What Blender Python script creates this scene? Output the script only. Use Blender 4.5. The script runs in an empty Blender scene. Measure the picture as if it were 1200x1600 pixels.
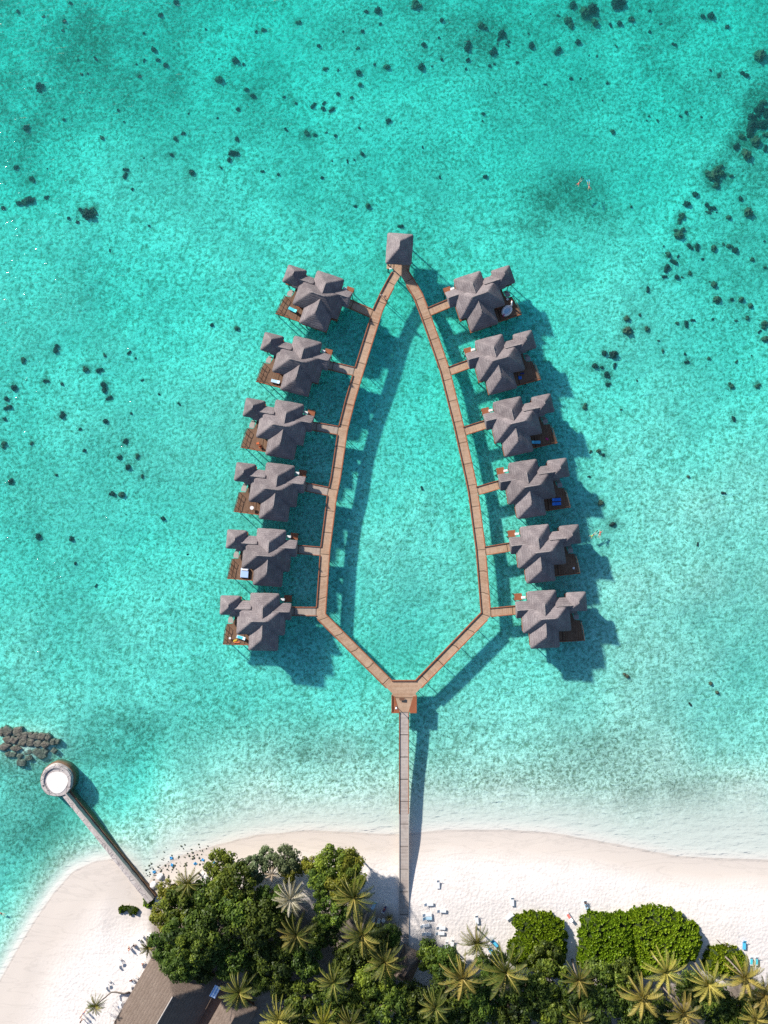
import bpy, bmesh, math, random
import numpy as np
from mathutils import Vector, Matrix, Euler, noise

rnd = random.Random(7)
S = bpy.context.scene
COL = S.collection
R = math.radians
F = 1244.0
H = 178.0
TH = R(2.3)
SUN_EL = R(26.0)
SUN_AZ = (-0.73, 0.683)

# ------------------------------------------------------------------ traced plan -> metres
def P(px, py, z=0.0):
    """photo plan point -> world point on the level z"""
    dx, dy, dz = (px - 600) / F, (800 - py) / F, -1.0
    c, s = math.cos(TH), math.sin(TH)
    wx, wy, wz = dx, dy * c - dz * s, dy * s + dz * c
    t = (z - H) / wz
    return Vector((wx * t, wy * t, z))

def Q(x, y, z):
    """world arrays -> plan coordinates"""
    c, s = math.cos(TH), math.sin(TH)
    zz = z - H
    cy = y * c + zz * s
    cz = -y * s + zz * c
    return 600 + F * x / -cz, 800 - F * cy / -cz

# ------------------------------------------------------------------ materials
def newmat(name):
    m = bpy.data.materials.new(name)
    m.use_nodes = True
    nt = m.node_tree
    for n in list(nt.nodes):
        nt.nodes.remove(n)
    out = nt.nodes.new('ShaderNodeOutputMaterial')
    return m, nt, out

def N(nt, t, **kw):
    n = nt.nodes.new('ShaderNode' + t)
    for k, v in kw.items():
        if k.startswith('i_'):
            key = k[2:].replace('_', ' ')
            n.inputs[key].default_value = v
        else:
            setattr(n, k, v)
    return n

def L(nt, a, b):
    nt.links.new(a, b)

def math_node(nt, op, a, b=None, clamp=False):
    n = nt.nodes.new('ShaderNodeMath'); n.operation = op; n.use_clamp = clamp
    for i, v in enumerate((a, b)):
        if v is None: continue
        if isinstance(v, (int, float)): n.inputs[i].default_value = v
        else: nt.links.new(v, n.inputs[i])
    return n.outputs[0]

def mixc(nt, fac, a, b):
    n = nt.nodes.new('ShaderNodeMix'); n.data_type = 'RGBA'
    for sock, v in ((n.inputs[0], fac), (n.inputs[6], a), (n.inputs[7], b)):
        if isinstance(v, (int, float)): sock.default_value = v
        elif isinstance(v, tuple): sock.default_value = (*v, 1) if len(v) == 3 else v
        else: nt.links.new(v, sock)
    return n.outputs[2]

def ramp(nt, fac, stops, interp='LINEAR'):
    n = nt.nodes.new('ShaderNodeValToRGB')
    cr = n.color_ramp; cr.interpolation = interp
    while len(cr.elements) < len(stops): cr.elements.new(0.5)
    for e, (p, c) in zip(cr.elements, stops):
        e.position = p
        e.color = (c, c, c, 1) if isinstance(c, (int, float)) else (*c, 1)
    nt.links.new(fac, n.inputs[0])
    return n.outputs[0]

def noise_tex(nt, vec, scale, detail=3, rough=0.55, dist=0.0):
    n = nt.nodes.new('ShaderNodeTexNoise')
    n.inputs['Scale'].default_value = scale; n.inputs['Detail'].default_value = detail
    n.inputs['Roughness'].default_value = rough; n.inputs['Distortion'].default_value = dist
    if vec is not None: nt.links.new(vec, n.inputs['Vector'])
    return n.outputs['Fac']

def bump(nt, h, strength, dist, normal=None):
    n = nt.nodes.new('ShaderNodeBump')
    n.inputs['Strength'].default_value = strength; n.inputs['Distance'].default_value = dist
    nt.links.new(h, n.inputs['Height'])
    if normal is not None: nt.links.new(normal, n.inputs['Normal'])
    return n.outputs[0]

def mapping(nt, vec, scale=(1, 1, 1), rot=(0, 0, 0)):
    n = nt.nodes.new('ShaderNodeMapping')
    n.inputs['Scale'].default_value = scale; n.inputs['Rotation'].default_value = rot
    nt.links.new(vec, n.inputs['Vector'])
    return n.outputs[0]

MATS = {}
def pmat(name, base, var=0.25, scale=6.0, rough=0.8, bmp=0.0, detail=4, spec=0.3, metal=0.0):
    """plain painted/wooden/plastic surface with procedural wear"""
    if name in MATS: return MATS[name]
    m, nt, out = newmat(name)
    b = N(nt, 'BsdfPrincipled'); tc = N(nt, 'TexCoord')
    v = noise_tex(nt, tc.outputs['Object'], scale, detail)
    dark = tuple(c * (1 - var) for c in base); lite = tuple(min(1, c * (1 + var)) for c in base)
    L(nt, mixc(nt, v, dark, lite), b.inputs['Base Color'])
    b.inputs['Roughness'].default_value = rough
    b.inputs['Specular IOR Level'].default_value = spec
    b.inputs['Metallic'].default_value = metal
    if bmp: L(nt, bump(nt, v, bmp, 0.05), b.inputs['Normal'])
    L(nt, b.outputs[0], out.inputs[0])
    MATS[name] = m
    return m

def thatch_mat(name, c0, c1, c2):
    m, nt, out = newmat(name)
    b = N(nt, 'BsdfPrincipled'); tc = N(nt, 'TexCoord'); geo = N(nt, 'NewGeometry')
    o = tc.outputs['Object']
    big = noise_tex(nt, o, 0.55, 4, 0.6)
    fine = noise_tex(nt, mapping(nt, o, (1, 1, 0.6)), 5.5, 5, 0.75)
    oi = N(nt, 'ObjectInfo')
    sep = N(nt, 'SeparateXYZ'); L(nt, o, sep.inputs[0])
    course = math_node(nt, 'ADD', math_node(nt, 'MULTIPLY', sep.outputs[2], 17.0),
                       math_node(nt, 'MULTIPLY', noise_tex(nt, o, 1.1, 3), 9.0))
    band = math_node(nt, 'MULTIPLY_ADD', math_node(nt, 'SINE', course), 0.5)
    nt.nodes[-1]
    band_n = math_node(nt, 'ADD', math_node(nt, 'MULTIPLY', math_node(nt, 'SINE', course), 0.5), 0.5)
    col = mixc(nt, ramp(nt, big, [(0.3, 0.0), (0.7, 1.0)]), c0, c1)
    col = mixc(nt, ramp(nt, fine, [(0.35, 0.0), (0.7, 1.0)]), col, c2)
    col = mixc(nt, math_node(nt, 'MULTIPLY', ramp(nt, band_n, [(0.0, 1.0), (0.35, 0.0)]), 0.3), col, tuple(c * 0.45 for c in c0))
    tone = math_node(nt, 'ADD', math_node(nt, 'MULTIPLY', oi.outputs['Random'], 0.3), 0.85)
    hsv = N(nt, 'HueSaturation'); L(nt, tone, hsv.inputs['Value']); L(nt, col, hsv.inputs['Color'])
    L(nt, hsv.outputs[0], b.inputs['Base Color'])
    b.inputs['Roughness'].default_value = 0.95; b.inputs['Specular IOR Level'].default_value = 0.1
    hsum = math_node(nt, 'ADD', math_node(nt, 'MULTIPLY', fine, 0.8), math_node(nt, 'MULTIPLY', band_n, 0.25))
    L(nt, bump(nt, hsum, 0.8, 0.16), b.inputs['Normal'])
    L(nt, b.outputs[0], out.inputs[0])
    return m

def plank_mat(name, c0, c1, c2, pitch=0.22):
    """boards laid across the walk: u of the UV map runs along it, in metres"""
    m, nt, out = newmat(name)
    b = N(nt, 'BsdfPrincipled')
    uv = N(nt, 'UVMap'); sep = N(nt, 'SeparateXYZ'); L(nt, uv.outputs[0], sep.inputs[0])
    u = math_node(nt, 'DIVIDE', sep.outputs[0], pitch)
    fl = math_node(nt, 'FLOOR', u)
    wn = N(nt, 'TexWhiteNoise', noise_dimensions='1D'); L(nt, fl, wn.inputs['W'])
    fr = math_node(nt, 'FRACT', u)
    gap = math_node(nt, 'LESS_THAN', fr, 0.12)
    gpos = N(nt, 'NewGeometry').outputs['Position']
    worn = noise_tex(nt, gpos, 0.16, 4, 0.6)
    blot = noise_tex(nt, gpos, 1.6, 4, 0.7)
    col = mixc(nt, ramp(nt, worn, [(0.35, 0.0), (0.65, 1.0)]), c0, c1)
    col = mixc(nt, math_node(nt, 'MULTIPLY', wn.outputs[0], 0.55), col, c2)
    seam = math_node(nt, 'LESS_THAN', math_node(nt, 'FRACT', math_node(nt, 'DIVIDE', sep.outputs[0], 4.83)), 0.04)
    col = mixc(nt, math_node(nt, 'MULTIPLY', ramp(nt, blot, [(0.45, 0.0), (0.75, 1.0)]), 0.45), col, tuple(c * 0.5 for c in c0))
    col = mixc(nt, math_node(nt, 'MULTIPLY', math_node(nt, 'MAXIMUM', gap, seam), 0.75), col, tuple(c * 0.12 for c in c0))
    L(nt, col, b.inputs['Base Color'])
    b.inputs['Roughness'].default_value = 0.8; b.inputs['Specular IOR Level'].default_value = 0.2
    L(nt, bump(nt, math_node(nt, 'ADD', math_node(nt, 'MULTIPLY', gap, -1.0), math_node(nt, 'MULTIPLY', wn.outputs[0], 0.4)), 0.5, 0.02), b.inputs['Normal'])
    L(nt, b.outputs[0], out.inputs[0])
    return m

def leaf_mat(name, dark, mid, bright, trans=0.3, rough=0.5):
    m, nt, out = newmat(name)
    at = N(nt, 'Attribute', attribute_name='tone')
    oi = N(nt, 'ObjectInfo')
    col = ramp(nt, at.outputs['Fac'], [(0.0, dark), (0.5, mid), (1.0, bright)])
    hsv = N(nt, 'HueSaturation')
    L(nt, math_node(nt, 'ADD', math_node(nt, 'MULTIPLY', oi.outputs['Random'], 0.03), 0.485), hsv.inputs['Hue'])
    L(nt, math_node(nt, 'ADD', math_node(nt, 'MULTIPLY', oi.outputs['Random'], 0.4), 0.8), hsv.inputs['Value'])
    L(nt, col, hsv.inputs['Color'])
    b = N(nt, 'BsdfPrincipled'); b.inputs['Roughness'].default_value = rough
    b.inputs['Specular IOR Level'].default_value = 0.25
    L(nt, hsv.outputs[0], b.inputs['Base Color'])
    t = N(nt, 'BsdfTranslucent'); L(nt, hsv.outputs[0], t.inputs['Color'])
    mx = N(nt, 'MixShader'); mx.inputs[0].default_value = trans
    L(nt, b.outputs[0], mx.inputs[1]); L(nt, t.outputs[0], mx.inputs[2])
    L(nt, mx.outputs[0], out.inputs[0])
    return m

M_thatch = thatch_mat('weathered_thatch', (0.16, 0.142, 0.15), (0.335, 0.3, 0.3), (0.16, 0.13, 0.135))
M_thatch_pale = thatch_mat('ridge_thatch', (0.2, 0.18, 0.18), (0.38, 0.345, 0.34), (0.24, 0.21, 0.205))
M_thatch_brown = thatch_mat('brown_thatch', (0.18, 0.138, 0.11), (0.25, 0.2, 0.165), (0.135, 0.1, 0.085))
M_walk = plank_mat('boardwalk_planks', (0.44, 0.265, 0.165), (0.56, 0.38, 0.255), (0.62, 0.45, 0.32))
M_walk_old = plank_mat('weathered_planks', (0.34, 0.26, 0.2), (0.48, 0.39, 0.32), (0.52, 0.44, 0.37))
M_pier = plank_mat('silvered_pier_planks', (0.42, 0.35, 0.31), (0.52, 0.45, 0.4), (0.58, 0.52, 0.47), 0.3)
M_deck = plank_mat('villa_deck_planks', (0.15, 0.075, 0.04), (0.26, 0.15, 0.09), (0.3, 0.2, 0.14), 0.16)
M_beam = pmat('red_stained_beam', (0.3, 0.105, 0.05), 0.35, 2.0, 0.7, 0.2)
M_pile = pmat('wet_pile_wood', (0.1, 0.065, 0.045), 0.4, 3.0, 0.7)
M_wall = pmat('timber_wall', (0.24, 0.13, 0.075), 0.3, 4.0, 0.8, 0.3)
M_dark = pmat('dark_window', (0.03, 0.035, 0.04), 0.1, 3.0, 0.2)
M_grey = pmat('bleached_wood', (0.42, 0.38, 0.35), 0.2, 3.0, 0.8)
M_white = pmat('white_plastic', (0.82, 0.82, 0.82), 0.04, 3.0, 0.45)
M_wsling = pmat('white_sling', (0.78, 0.8, 0.82), 0.05, 3.0, 0.8)
M_metal = pmat('grey_metal', (0.35, 0.35, 0.36), 0.1, 3.0, 0.4, metal=0.6)
def cracked_mat(name, c0, c1, stain, scale, amount):
    m, nt, out = newmat(name); b = N(nt, 'BsdfPrincipled'); pos = N(nt, 'NewGeometry').outputs['Position']
    v = N(nt, 'TexVoronoi', feature='DISTANCE_TO_EDGE'); v.inputs['Scale'].default_value = scale; L(nt, pos, v.inputs['Vector'])
    f = noise_tex(nt, pos, 2.5, 6, 0.7); g = noise_tex(nt, pos, 0.55, 4, 0.6)
    col = mixc(nt, ramp(nt, f, [(0.3, 0.0), (0.7, 1.0)]), c0, c1)
    col = mixc(nt, math_node(nt, 'MULTIPLY', ramp(nt, g, [(0.45, 0.0), (0.7, 1.0)]), 0.7), col, stain)
    ck = ramp(nt, v.outputs['Distance'], [(0.0, 1.0), (0.05, 0.0)])
    col = mixc(nt, math_node(nt, 'MULTIPLY', ck, amount), col, tuple(c * 0.25 for c in stain))
    L(nt, col, b.inputs['Base Color']); b.inputs['Roughness'].default_value = 0.95
    L(nt, bump(nt, math_node(nt, 'SUBTRACT', f, ck), 0.7, 0.06), b.inputs['Normal']); L(nt, b.outputs[0], out.inputs[0])
    return m
M_stone = cracked_mat('pale_stone', (0.4, 0.35, 0.34), (0.62, 0.57, 0.54), (0.3, 0.25, 0.25), 0.55, 0.5)
M_stone_dark = pmat('stained_stone', (0.2, 0.12, 0.075), 0.4, 2.0, 0.9, 0.6)
M_sandfill = pmat('packed_sand', (0.8, 0.76, 0.72), 0.1, 4.0, 0.95, 0.4, 6)
M_coral = pmat('dark_coral', (0.055, 0.03, 0.027), 0.7, 2.5, 0.95, 0.6, 6)
M_coral_b = pmat('olive_coral', (0.17, 0.085, 0.055), 0.6, 2.5, 0.95, 0.6, 6)
M_rock = cracked_mat('brown_reef_rock', (0.12, 0.085, 0.07), (0.28, 0.21, 0.17), (0.1, 0.09, 0.06), 0.9, 0.7)
M_boulder = pmat('white_boulder', (0.66, 0.64, 0.63), 0.2, 3.0, 0.95, 0.6, 6)
M_rubble = pmat('dark_rubble', (0.1, 0.11, 0.07), 0.5, 4.0, 0.95)
M_trunk = pmat('palm_trunk_bark', (0.22, 0.18, 0.15), 0.35, 5.0, 0.95, 0.5)
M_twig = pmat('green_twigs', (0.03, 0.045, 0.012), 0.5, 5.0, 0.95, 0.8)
M_bark = pmat('tree_bark', (0.16, 0.12, 0.09), 0.35, 5.0, 0.95, 0.5)
M_leaf = leaf_mat('broadleaf', (0.022, 0.042, 0.009), (0.08, 0.125, 0.018), (0.24, 0.3, 0.03))
M_leaf_y = leaf_mat('yellowing_leaf', (0.05, 0.07, 0.01), (0.17, 0.19, 0.022), (0.36, 0.34, 0.04))
M_leaf_g = leaf_mat('grey_green_leaf', (0.05, 0.065, 0.03), (0.11, 0.14, 0.06), (0.2, 0.23, 0.11))
M_bush = leaf_mat('beach_bush_leaf', (0.05, 0.1, 0.008), (0.19, 0.32, 0.015), (0.37, 0.48, 0.03), 0.3, 0.4)
M_palm = leaf_mat('palm_leaflet', (0.03, 0.05, 0.01), (0.11, 0.135, 0.025), (0.38, 0.3, 0.07), 0.25, 0.45)
M_palm_p = leaf_mat('pale_palm_leaflet', (0.08, 0.08, 0.03), (0.26, 0.23, 0.12), (0.55, 0.5, 0.38), 0.25, 0.45)
M_palm_d = leaf_mat('dead_palm_leaflet', (0.12, 0.08, 0.05), (0.26, 0.19, 0.13), (0.45, 0.36, 0.28), 0.2, 0.8)

def flat(name, c, rough=0.6, var=0.08):
    return pmat(name, c, var, 6.0, rough)

# ------------------------------------------------------------------ object helpers
def tag(o, label=None, cat=None, group=None, kind=None):
    if label: o['label'] = label
    if cat: o['category'] = cat
    if group: o['group'] = group
    if kind: o['kind'] = kind
    return o

def empty(name, loc=(0, 0, 0), rz=0.0, label=None, cat=None, group=None):
    o = bpy.data.objects.new(name, None); COL.objects.link(o)
    o.empty_display_size = 0.5
    o.location = loc; o.rotation_euler = (0, 0, rz)
    return tag(o, label, cat, group)

def link_mesh(name, me, mat=None, parent=None):
    o = bpy.data.objects.new(name, me); COL.objects.link(o)
    if mat is not None and not me.materials: me.materials.append(mat)
    if parent is not None: o.parent = parent
    return o

def bm_obj(name, bm, mat, parent=None, smooth=False):
    me = bpy.data.meshes.new(name)
    bmesh.ops.recalc_face_normals(bm, faces=bm.faces)
    bm.to_mesh(me); bm.free()
    if smooth:
        me.polygons.foreach_set('use_smooth', [True] * len(me.polygons))
    return link_mesh(name, me, mat, parent)

def box(bm, x0, x1, y0, y1, z0, z1, m=None):
    vs = [bm.verts.new(v) for v in ((x0, y0, z0), (x1, y0, z0), (x1, y1, z0), (x0, y1, z0),
                                    (x0, y0, z1), (x1, y0, z1), (x1, y1, z1), (x0, y1, z1))]
    if m is not None:
        for v in vs: v.co = m @ v.co
    for f in ((0, 3, 2, 1), (4, 5, 6, 7), (0, 1, 5, 4), (1, 2, 6, 5), (2, 3, 7, 6), (3, 0, 4, 7)):
        bm.faces.new([vs[i] for i in f])
    return vs

def bevelled_box(name, dims, mat, parent=None, bev=0.02, m=None):
    bm = bmesh.new(); box(bm, *dims)
    bmesh.ops.bevel(bm, geom=list(bm.edges), offset=bev, segments=2, affect='EDGES', profile=0.5)
    if m is not None: bm.transform(m)
    return bm_obj(name, bm, mat, parent)

def tube(bm, pts, radii, n=8, cap=True):
    rings = []
    pts = [Vector(p) for p in pts]
    for i, p in enumerate(pts):
        d = (pts[min(i + 1, len(pts) - 1)] - pts[max(i - 1, 0)]).normalized()
        a = d.orthogonal().normalized() if abs(d.z) < 0.99 else Vector((1, 0, 0))
        if i and abs(d.z) < 0.99:
            a = (pa - d * pa.dot(d)).normalized()
        b = d.cross(a).normalized(); pa = a
        r = radii[i] if not isinstance(radii, (int, float)) else radii
        rings.append([bm.verts.new(p + (a * math.cos(t) + b * math.sin(t)) * r)
                      for t in (2 * math.pi * k / n for k in range(n))])
    for q, w in zip(rings, rings[1:]):
        for k in range(n):
            bm.faces.new((q[k], q[(k + 1) % n], w[(k + 1) % n], w[k]))
    if cap:
        bm.faces.new(rings[0][::-1]); bm.faces.new(rings[-1])

def poly_slab(bm, pts, z0, z1, uvdir=None):
    lo = [bm.verts.new((p[0], p[1], z0)) for p in pts]
    hi = [bm.verts.new((p[0], p[1], z1)) for p in pts]
    bm.faces.new(hi); bm.faces.new(lo[::-1])
    n = len(pts)
    for i in range(n):
        bm.faces.new((lo[i], lo[(i + 1) % n], hi[(i + 1) % n], hi[i]))

def uv_plan(o, angle=0.0):
    """UV in metres, u along the given plan direction"""
    me = o.data
    uv = me.uv_layers.new(name='UVMap')
    ca, sa = math.cos(angle), math.sin(angle)
    for l in me.loops:
        c = me.vertices[l.vertex_index].co
        uv.data[l.index].uv = (c.x * ca + c.y * sa, -c.x * sa + c.y * ca)

def ribbon(name, path, w, z0, z1, mat, parent=None, off=0.0, ends=None):
    """slab that follows a plan polyline with mitred corners; u runs along it"""
    p = [Vector((a[0], a[1])) for a in path]
    nrm = []
    for a, b in zip(p, p[1:]):
        d = (b - a).normalized(); nrm.append(Vector((-d.y, d.x)))
    mit = []
    for i in range(len(p)):
        if i == 0: n = nrm[0]; k = 1
        elif i == len(p) - 1: n = nrm[-1]; k = 1
        else:
            n = (nrm[i - 1] + nrm[i]).normalized(); k = 1 / max(0.3, n.dot(nrm[i]))
        mit.append(n * k)
    bm = bmesh.new(); uvl = bm.loops.layers.uv.new('UVMap')
    u = 0; rows = []
    for i, (q, n) in enumerate(zip(p, mit)):
        if i: u += (q - p[i - 1]).length
        l = q + n * (off + w / 2); r = q + n * (off - w / 2)
        rows.append(([bm.verts.new((l.x, l.y, z0)), bm.verts.new((l.x, l.y, z1)),
                      bm.verts.new((r.x, r.y, z1)), bm.verts.new((r.x, r.y, z0))], u))
    for (a, ua), (b, ub) in zip(rows, rows[1:]):
        for k in range(4):
            f = bm.faces.new((a[k], a[(k + 1) % 4], b[(k + 1) % 4], b[k]))
            for l in f.loops:
                l[uvl].uv = (ua if l.vert in a else ub, k)
    bm.faces.new(rows[0][0][::-1]); bm.faces.new(rows[-1][0])
    return bm_obj(name, bm, mat, parent)

def sub_path(path, a, b):
    """piece of a polyline between arc lengths a and b"""
    out = []; s = 0
    for p, q in zip(path, path[1:]):
        p, q = Vector(p[:2]), Vector(q[:2]); ln = (q - p).length
        if s + ln > a and s < b:
            t0 = max(0, (a - s) / ln); t1 = min(1, (b - s) / ln)
            if not out: out.append(p.lerp(q, t0))
            out.append(p.lerp(q, t1))
        s += ln
    return out

def plen(path):
    return sum((Vector(q[:2]) - Vector(p[:2])).length for p, q in zip(path, path[1:]))

def nearest_s(path, pt):
    best = (1e9, 0); s = 0; pt = Vector(pt[:2])
    for p, q in zip(path, path[1:]):
        p, q = Vector(p[:2]), Vector(q[:2]); d = q - p; ln = d.length
        t = max(0, min(1, (pt - p).dot(d) / ln ** 2))
        e = (p + d * t - pt).length
        if e < best[0]: best = (e, s + t * ln)
        s += ln
    return best[1]

def copy_tree(o, parent=None):
    c = o.copy(); COL.objects.link(c)
    if parent is not None: c.parent = parent
    for ch in list(o.children): copy_tree(ch, c)
    return c

def quads(name, V, tone, mat, smooth=False):
    """many small faces at once; V is (n,k,3), tone is (n,)"""
    n, k = V.shape[:2]
    me = bpy.data.meshes.new(name)
    me.vertices.add(n * k); me.vertices.foreach_set('co', V.reshape(-1).astype(np.float32))
    me.loops.add(n * k); me.loops.foreach_set('vertex_index', np.arange(n * k, dtype=np.int32))
    me.polygons.add(n); me.polygons.foreach_set('loop_start', np.arange(0, n * k, k, dtype=np.int32))
    at = me.attributes.new('tone', 'FLOAT', 'POINT')
    at.data.foreach_set('value', np.repeat(np.clip(tone, 0, 1), k).astype(np.float32))
    me.update(calc_edges=True); me.validate()
    me.materials.append(mat)
    return me

# ------------------------------------------------------------------ terrain
SHORE_PX = [(-900, 2700), (-300, 2050), (-60, 1640), (0, 1535), (25, 1490), (55, 1440), (85, 1397), (115, 1363), (150, 1347),
            (185, 1343), (205, 1357), (222, 1378), (233, 1385), (246, 1362), (280, 1341), (340, 1323), (400, 1308), (480, 1301),
            (560, 1304), (620, 1307), (700, 1300), (780, 1300), (860, 1304), (960, 1322), (1050, 1340), (1120, 1345),
            (1200, 1347), (1300, 1352), (1600, 1390), (2300, 1600), (4200, 2700)]
SHORE = np.array([P(x, y, 0)[:2] for x, y in SHORE_PX])

def signed_dist(x, y):
    """metres seaward of the waterline (negative inland)"""
    d = np.full(x.shape, 1e9)
    for (ax, ay), (bx, by) in zip(SHORE, SHORE[1:]):
        vx, vy = bx - ax, by - ay
        t = np.clip(((x - ax) * vx + (y - ay) * vy) / (vx * vx + vy * vy), 0, 1)
        d = np.minimum(d, np.hypot(x - ax - t * vx, y - ay - t * vy))
    inside = np.zeros(x.shape, bool)
    pts = list(SHORE)
    for (ax, ay), (bx, by) in zip(pts, pts[1:] + pts[:1]):
        if ay == by: continue
        c = ((ay > y) != (by > y)) & (x < (bx - ax) * (y - ay) / (by - ay) + ax)
        inside ^= c
    return np.where(inside, -d, d)

def smooth(t):
    t = np.clip(t, 0, 1); return t * t * (3 - 2 * t)

def vnoise(x, y, sc, seed=0):
    """value noise on arrays"""
    rs = np.random.RandomState(seed); T = rs.rand(256, 256)
    u, v = x * sc + 1000, y * sc + 1000
    i, j = np.floor(u).astype(int), np.floor(v).astype(int)
    fu, fv = smooth(u - i), smooth(v - j)
    g = lambda a, b: T[a % 256, b % 256]
    return (g(i, j) * (1 - fu) + g(i + 1, j) * fu) * (1 - fv) + (g(i, j + 1) * (1 - fu) + g(i + 1, j + 1) * fu) * fv

LX = ([-400, 60, 190, 250, 420, 620, 800, 950, 1200, 1600], [11, 11, 13, 27, 37, 37, 38, 41, 43, 43])
def terrain_z(x, y):
    d = signed_dist(x, y)
    px, _ = Q(x, y, 0 * x)
    ln = np.interp(px, *LX)
    _, py = Q(x, y, 0 * x)
    base = 1.75 - 0.75 * smooth((px - 740) / 300) * smooth((py - 420) / 350) * (1 - 0.6 * smooth((py - 980) / 200)) - 0.2 * smooth((py - 500) / 300) + 0.6 * smooth((430 - py) / 430)
    dp = base * smooth(d / ln * 0.93 + 0.03) + 0.004 * np.clip(d, 0, 300) + 0.10 * smooth(d / 3)
    dp = dp + smooth(d / 20) * (0.55 * (vnoise(x, y, 1 / 28.0, 3) - 0.5) + 0.3 * (vnoise(x, y, 1 / 9.0, 4) - 0.5))
    dp = dp * (1 - 0.7 * np.exp(-((px - 42) / 55) ** 2 - ((py - 1167) / 30) ** 2))
    up = 1.55 * smooth(-d / np.interp(px, [170, 270], [30, 15])) + 0.12 * np.clip(-d / 4, 0, 1) + smooth(-d / 8) * 0.12 * (vnoise(x, y, 1 / 5.0, 5) - 0.5)
    return np.where(d > 0, -dp, up)

def tz(x, y):
    return float(terrain_z(np.array([x], float), np.array([y], float))[0])

GRASS = [(740, 55, 130, 60, .75), (650, 12, 60, 30, .55), (900, 25, 90, 35, .6), (880, 305, 75, 48, .7), (930, 330, 60, 30, .45),
         (830, 350, 60, 25, .4), (1030, 1250, 130, 38, .4), (1150, 1290, 80, 25, .25), (930, 1170, 90, 40, .3), (760, 1220, 70, 25, .3), (900, 1200, 120, 40, .25), (500, 1160, 120, 40, .35), (190, 1150, 90, 45, .5), (320, 1120, 120, 50, .25),
         (60, 1290, 65, 90, .5), (30, 1210, 60, 60, .5), (200, 130, 160, 100, .3), (40, 140, 90, 180, .6), (120, 40, 160, 70, .45), (250, 60, 120, 60, .35), (560, 40, 90, 60, .4), (1180, 90, 60, 50, .4), (640, 370, 60, 60, .4), (410, 140, 130, 90, .3),
         (1160, 420, 70, 120, .35), (1194, 165, 30, 45, 1.6), (1180, 205, 28, 32, 1.6), (1160, 232, 26, 24, 1.5), (1120, 274, 24, 22, 1.4), (1180, 250, 50, 80, .6), (40, 700, 60, 200, .25), (560, 300, 120, 60, .25), (180, 720, 60, 60, .25), (1100, 120, 100, 60, .3),
         (150, 450, 120, 60, .2), (820, 120, 130, 60, .25), (690, 250, 120, 60, .25), (300, 250, 120, 70, .2), (80, 950, 70, 90, .2), (700, 1160, 60, 60, .2)]
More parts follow.
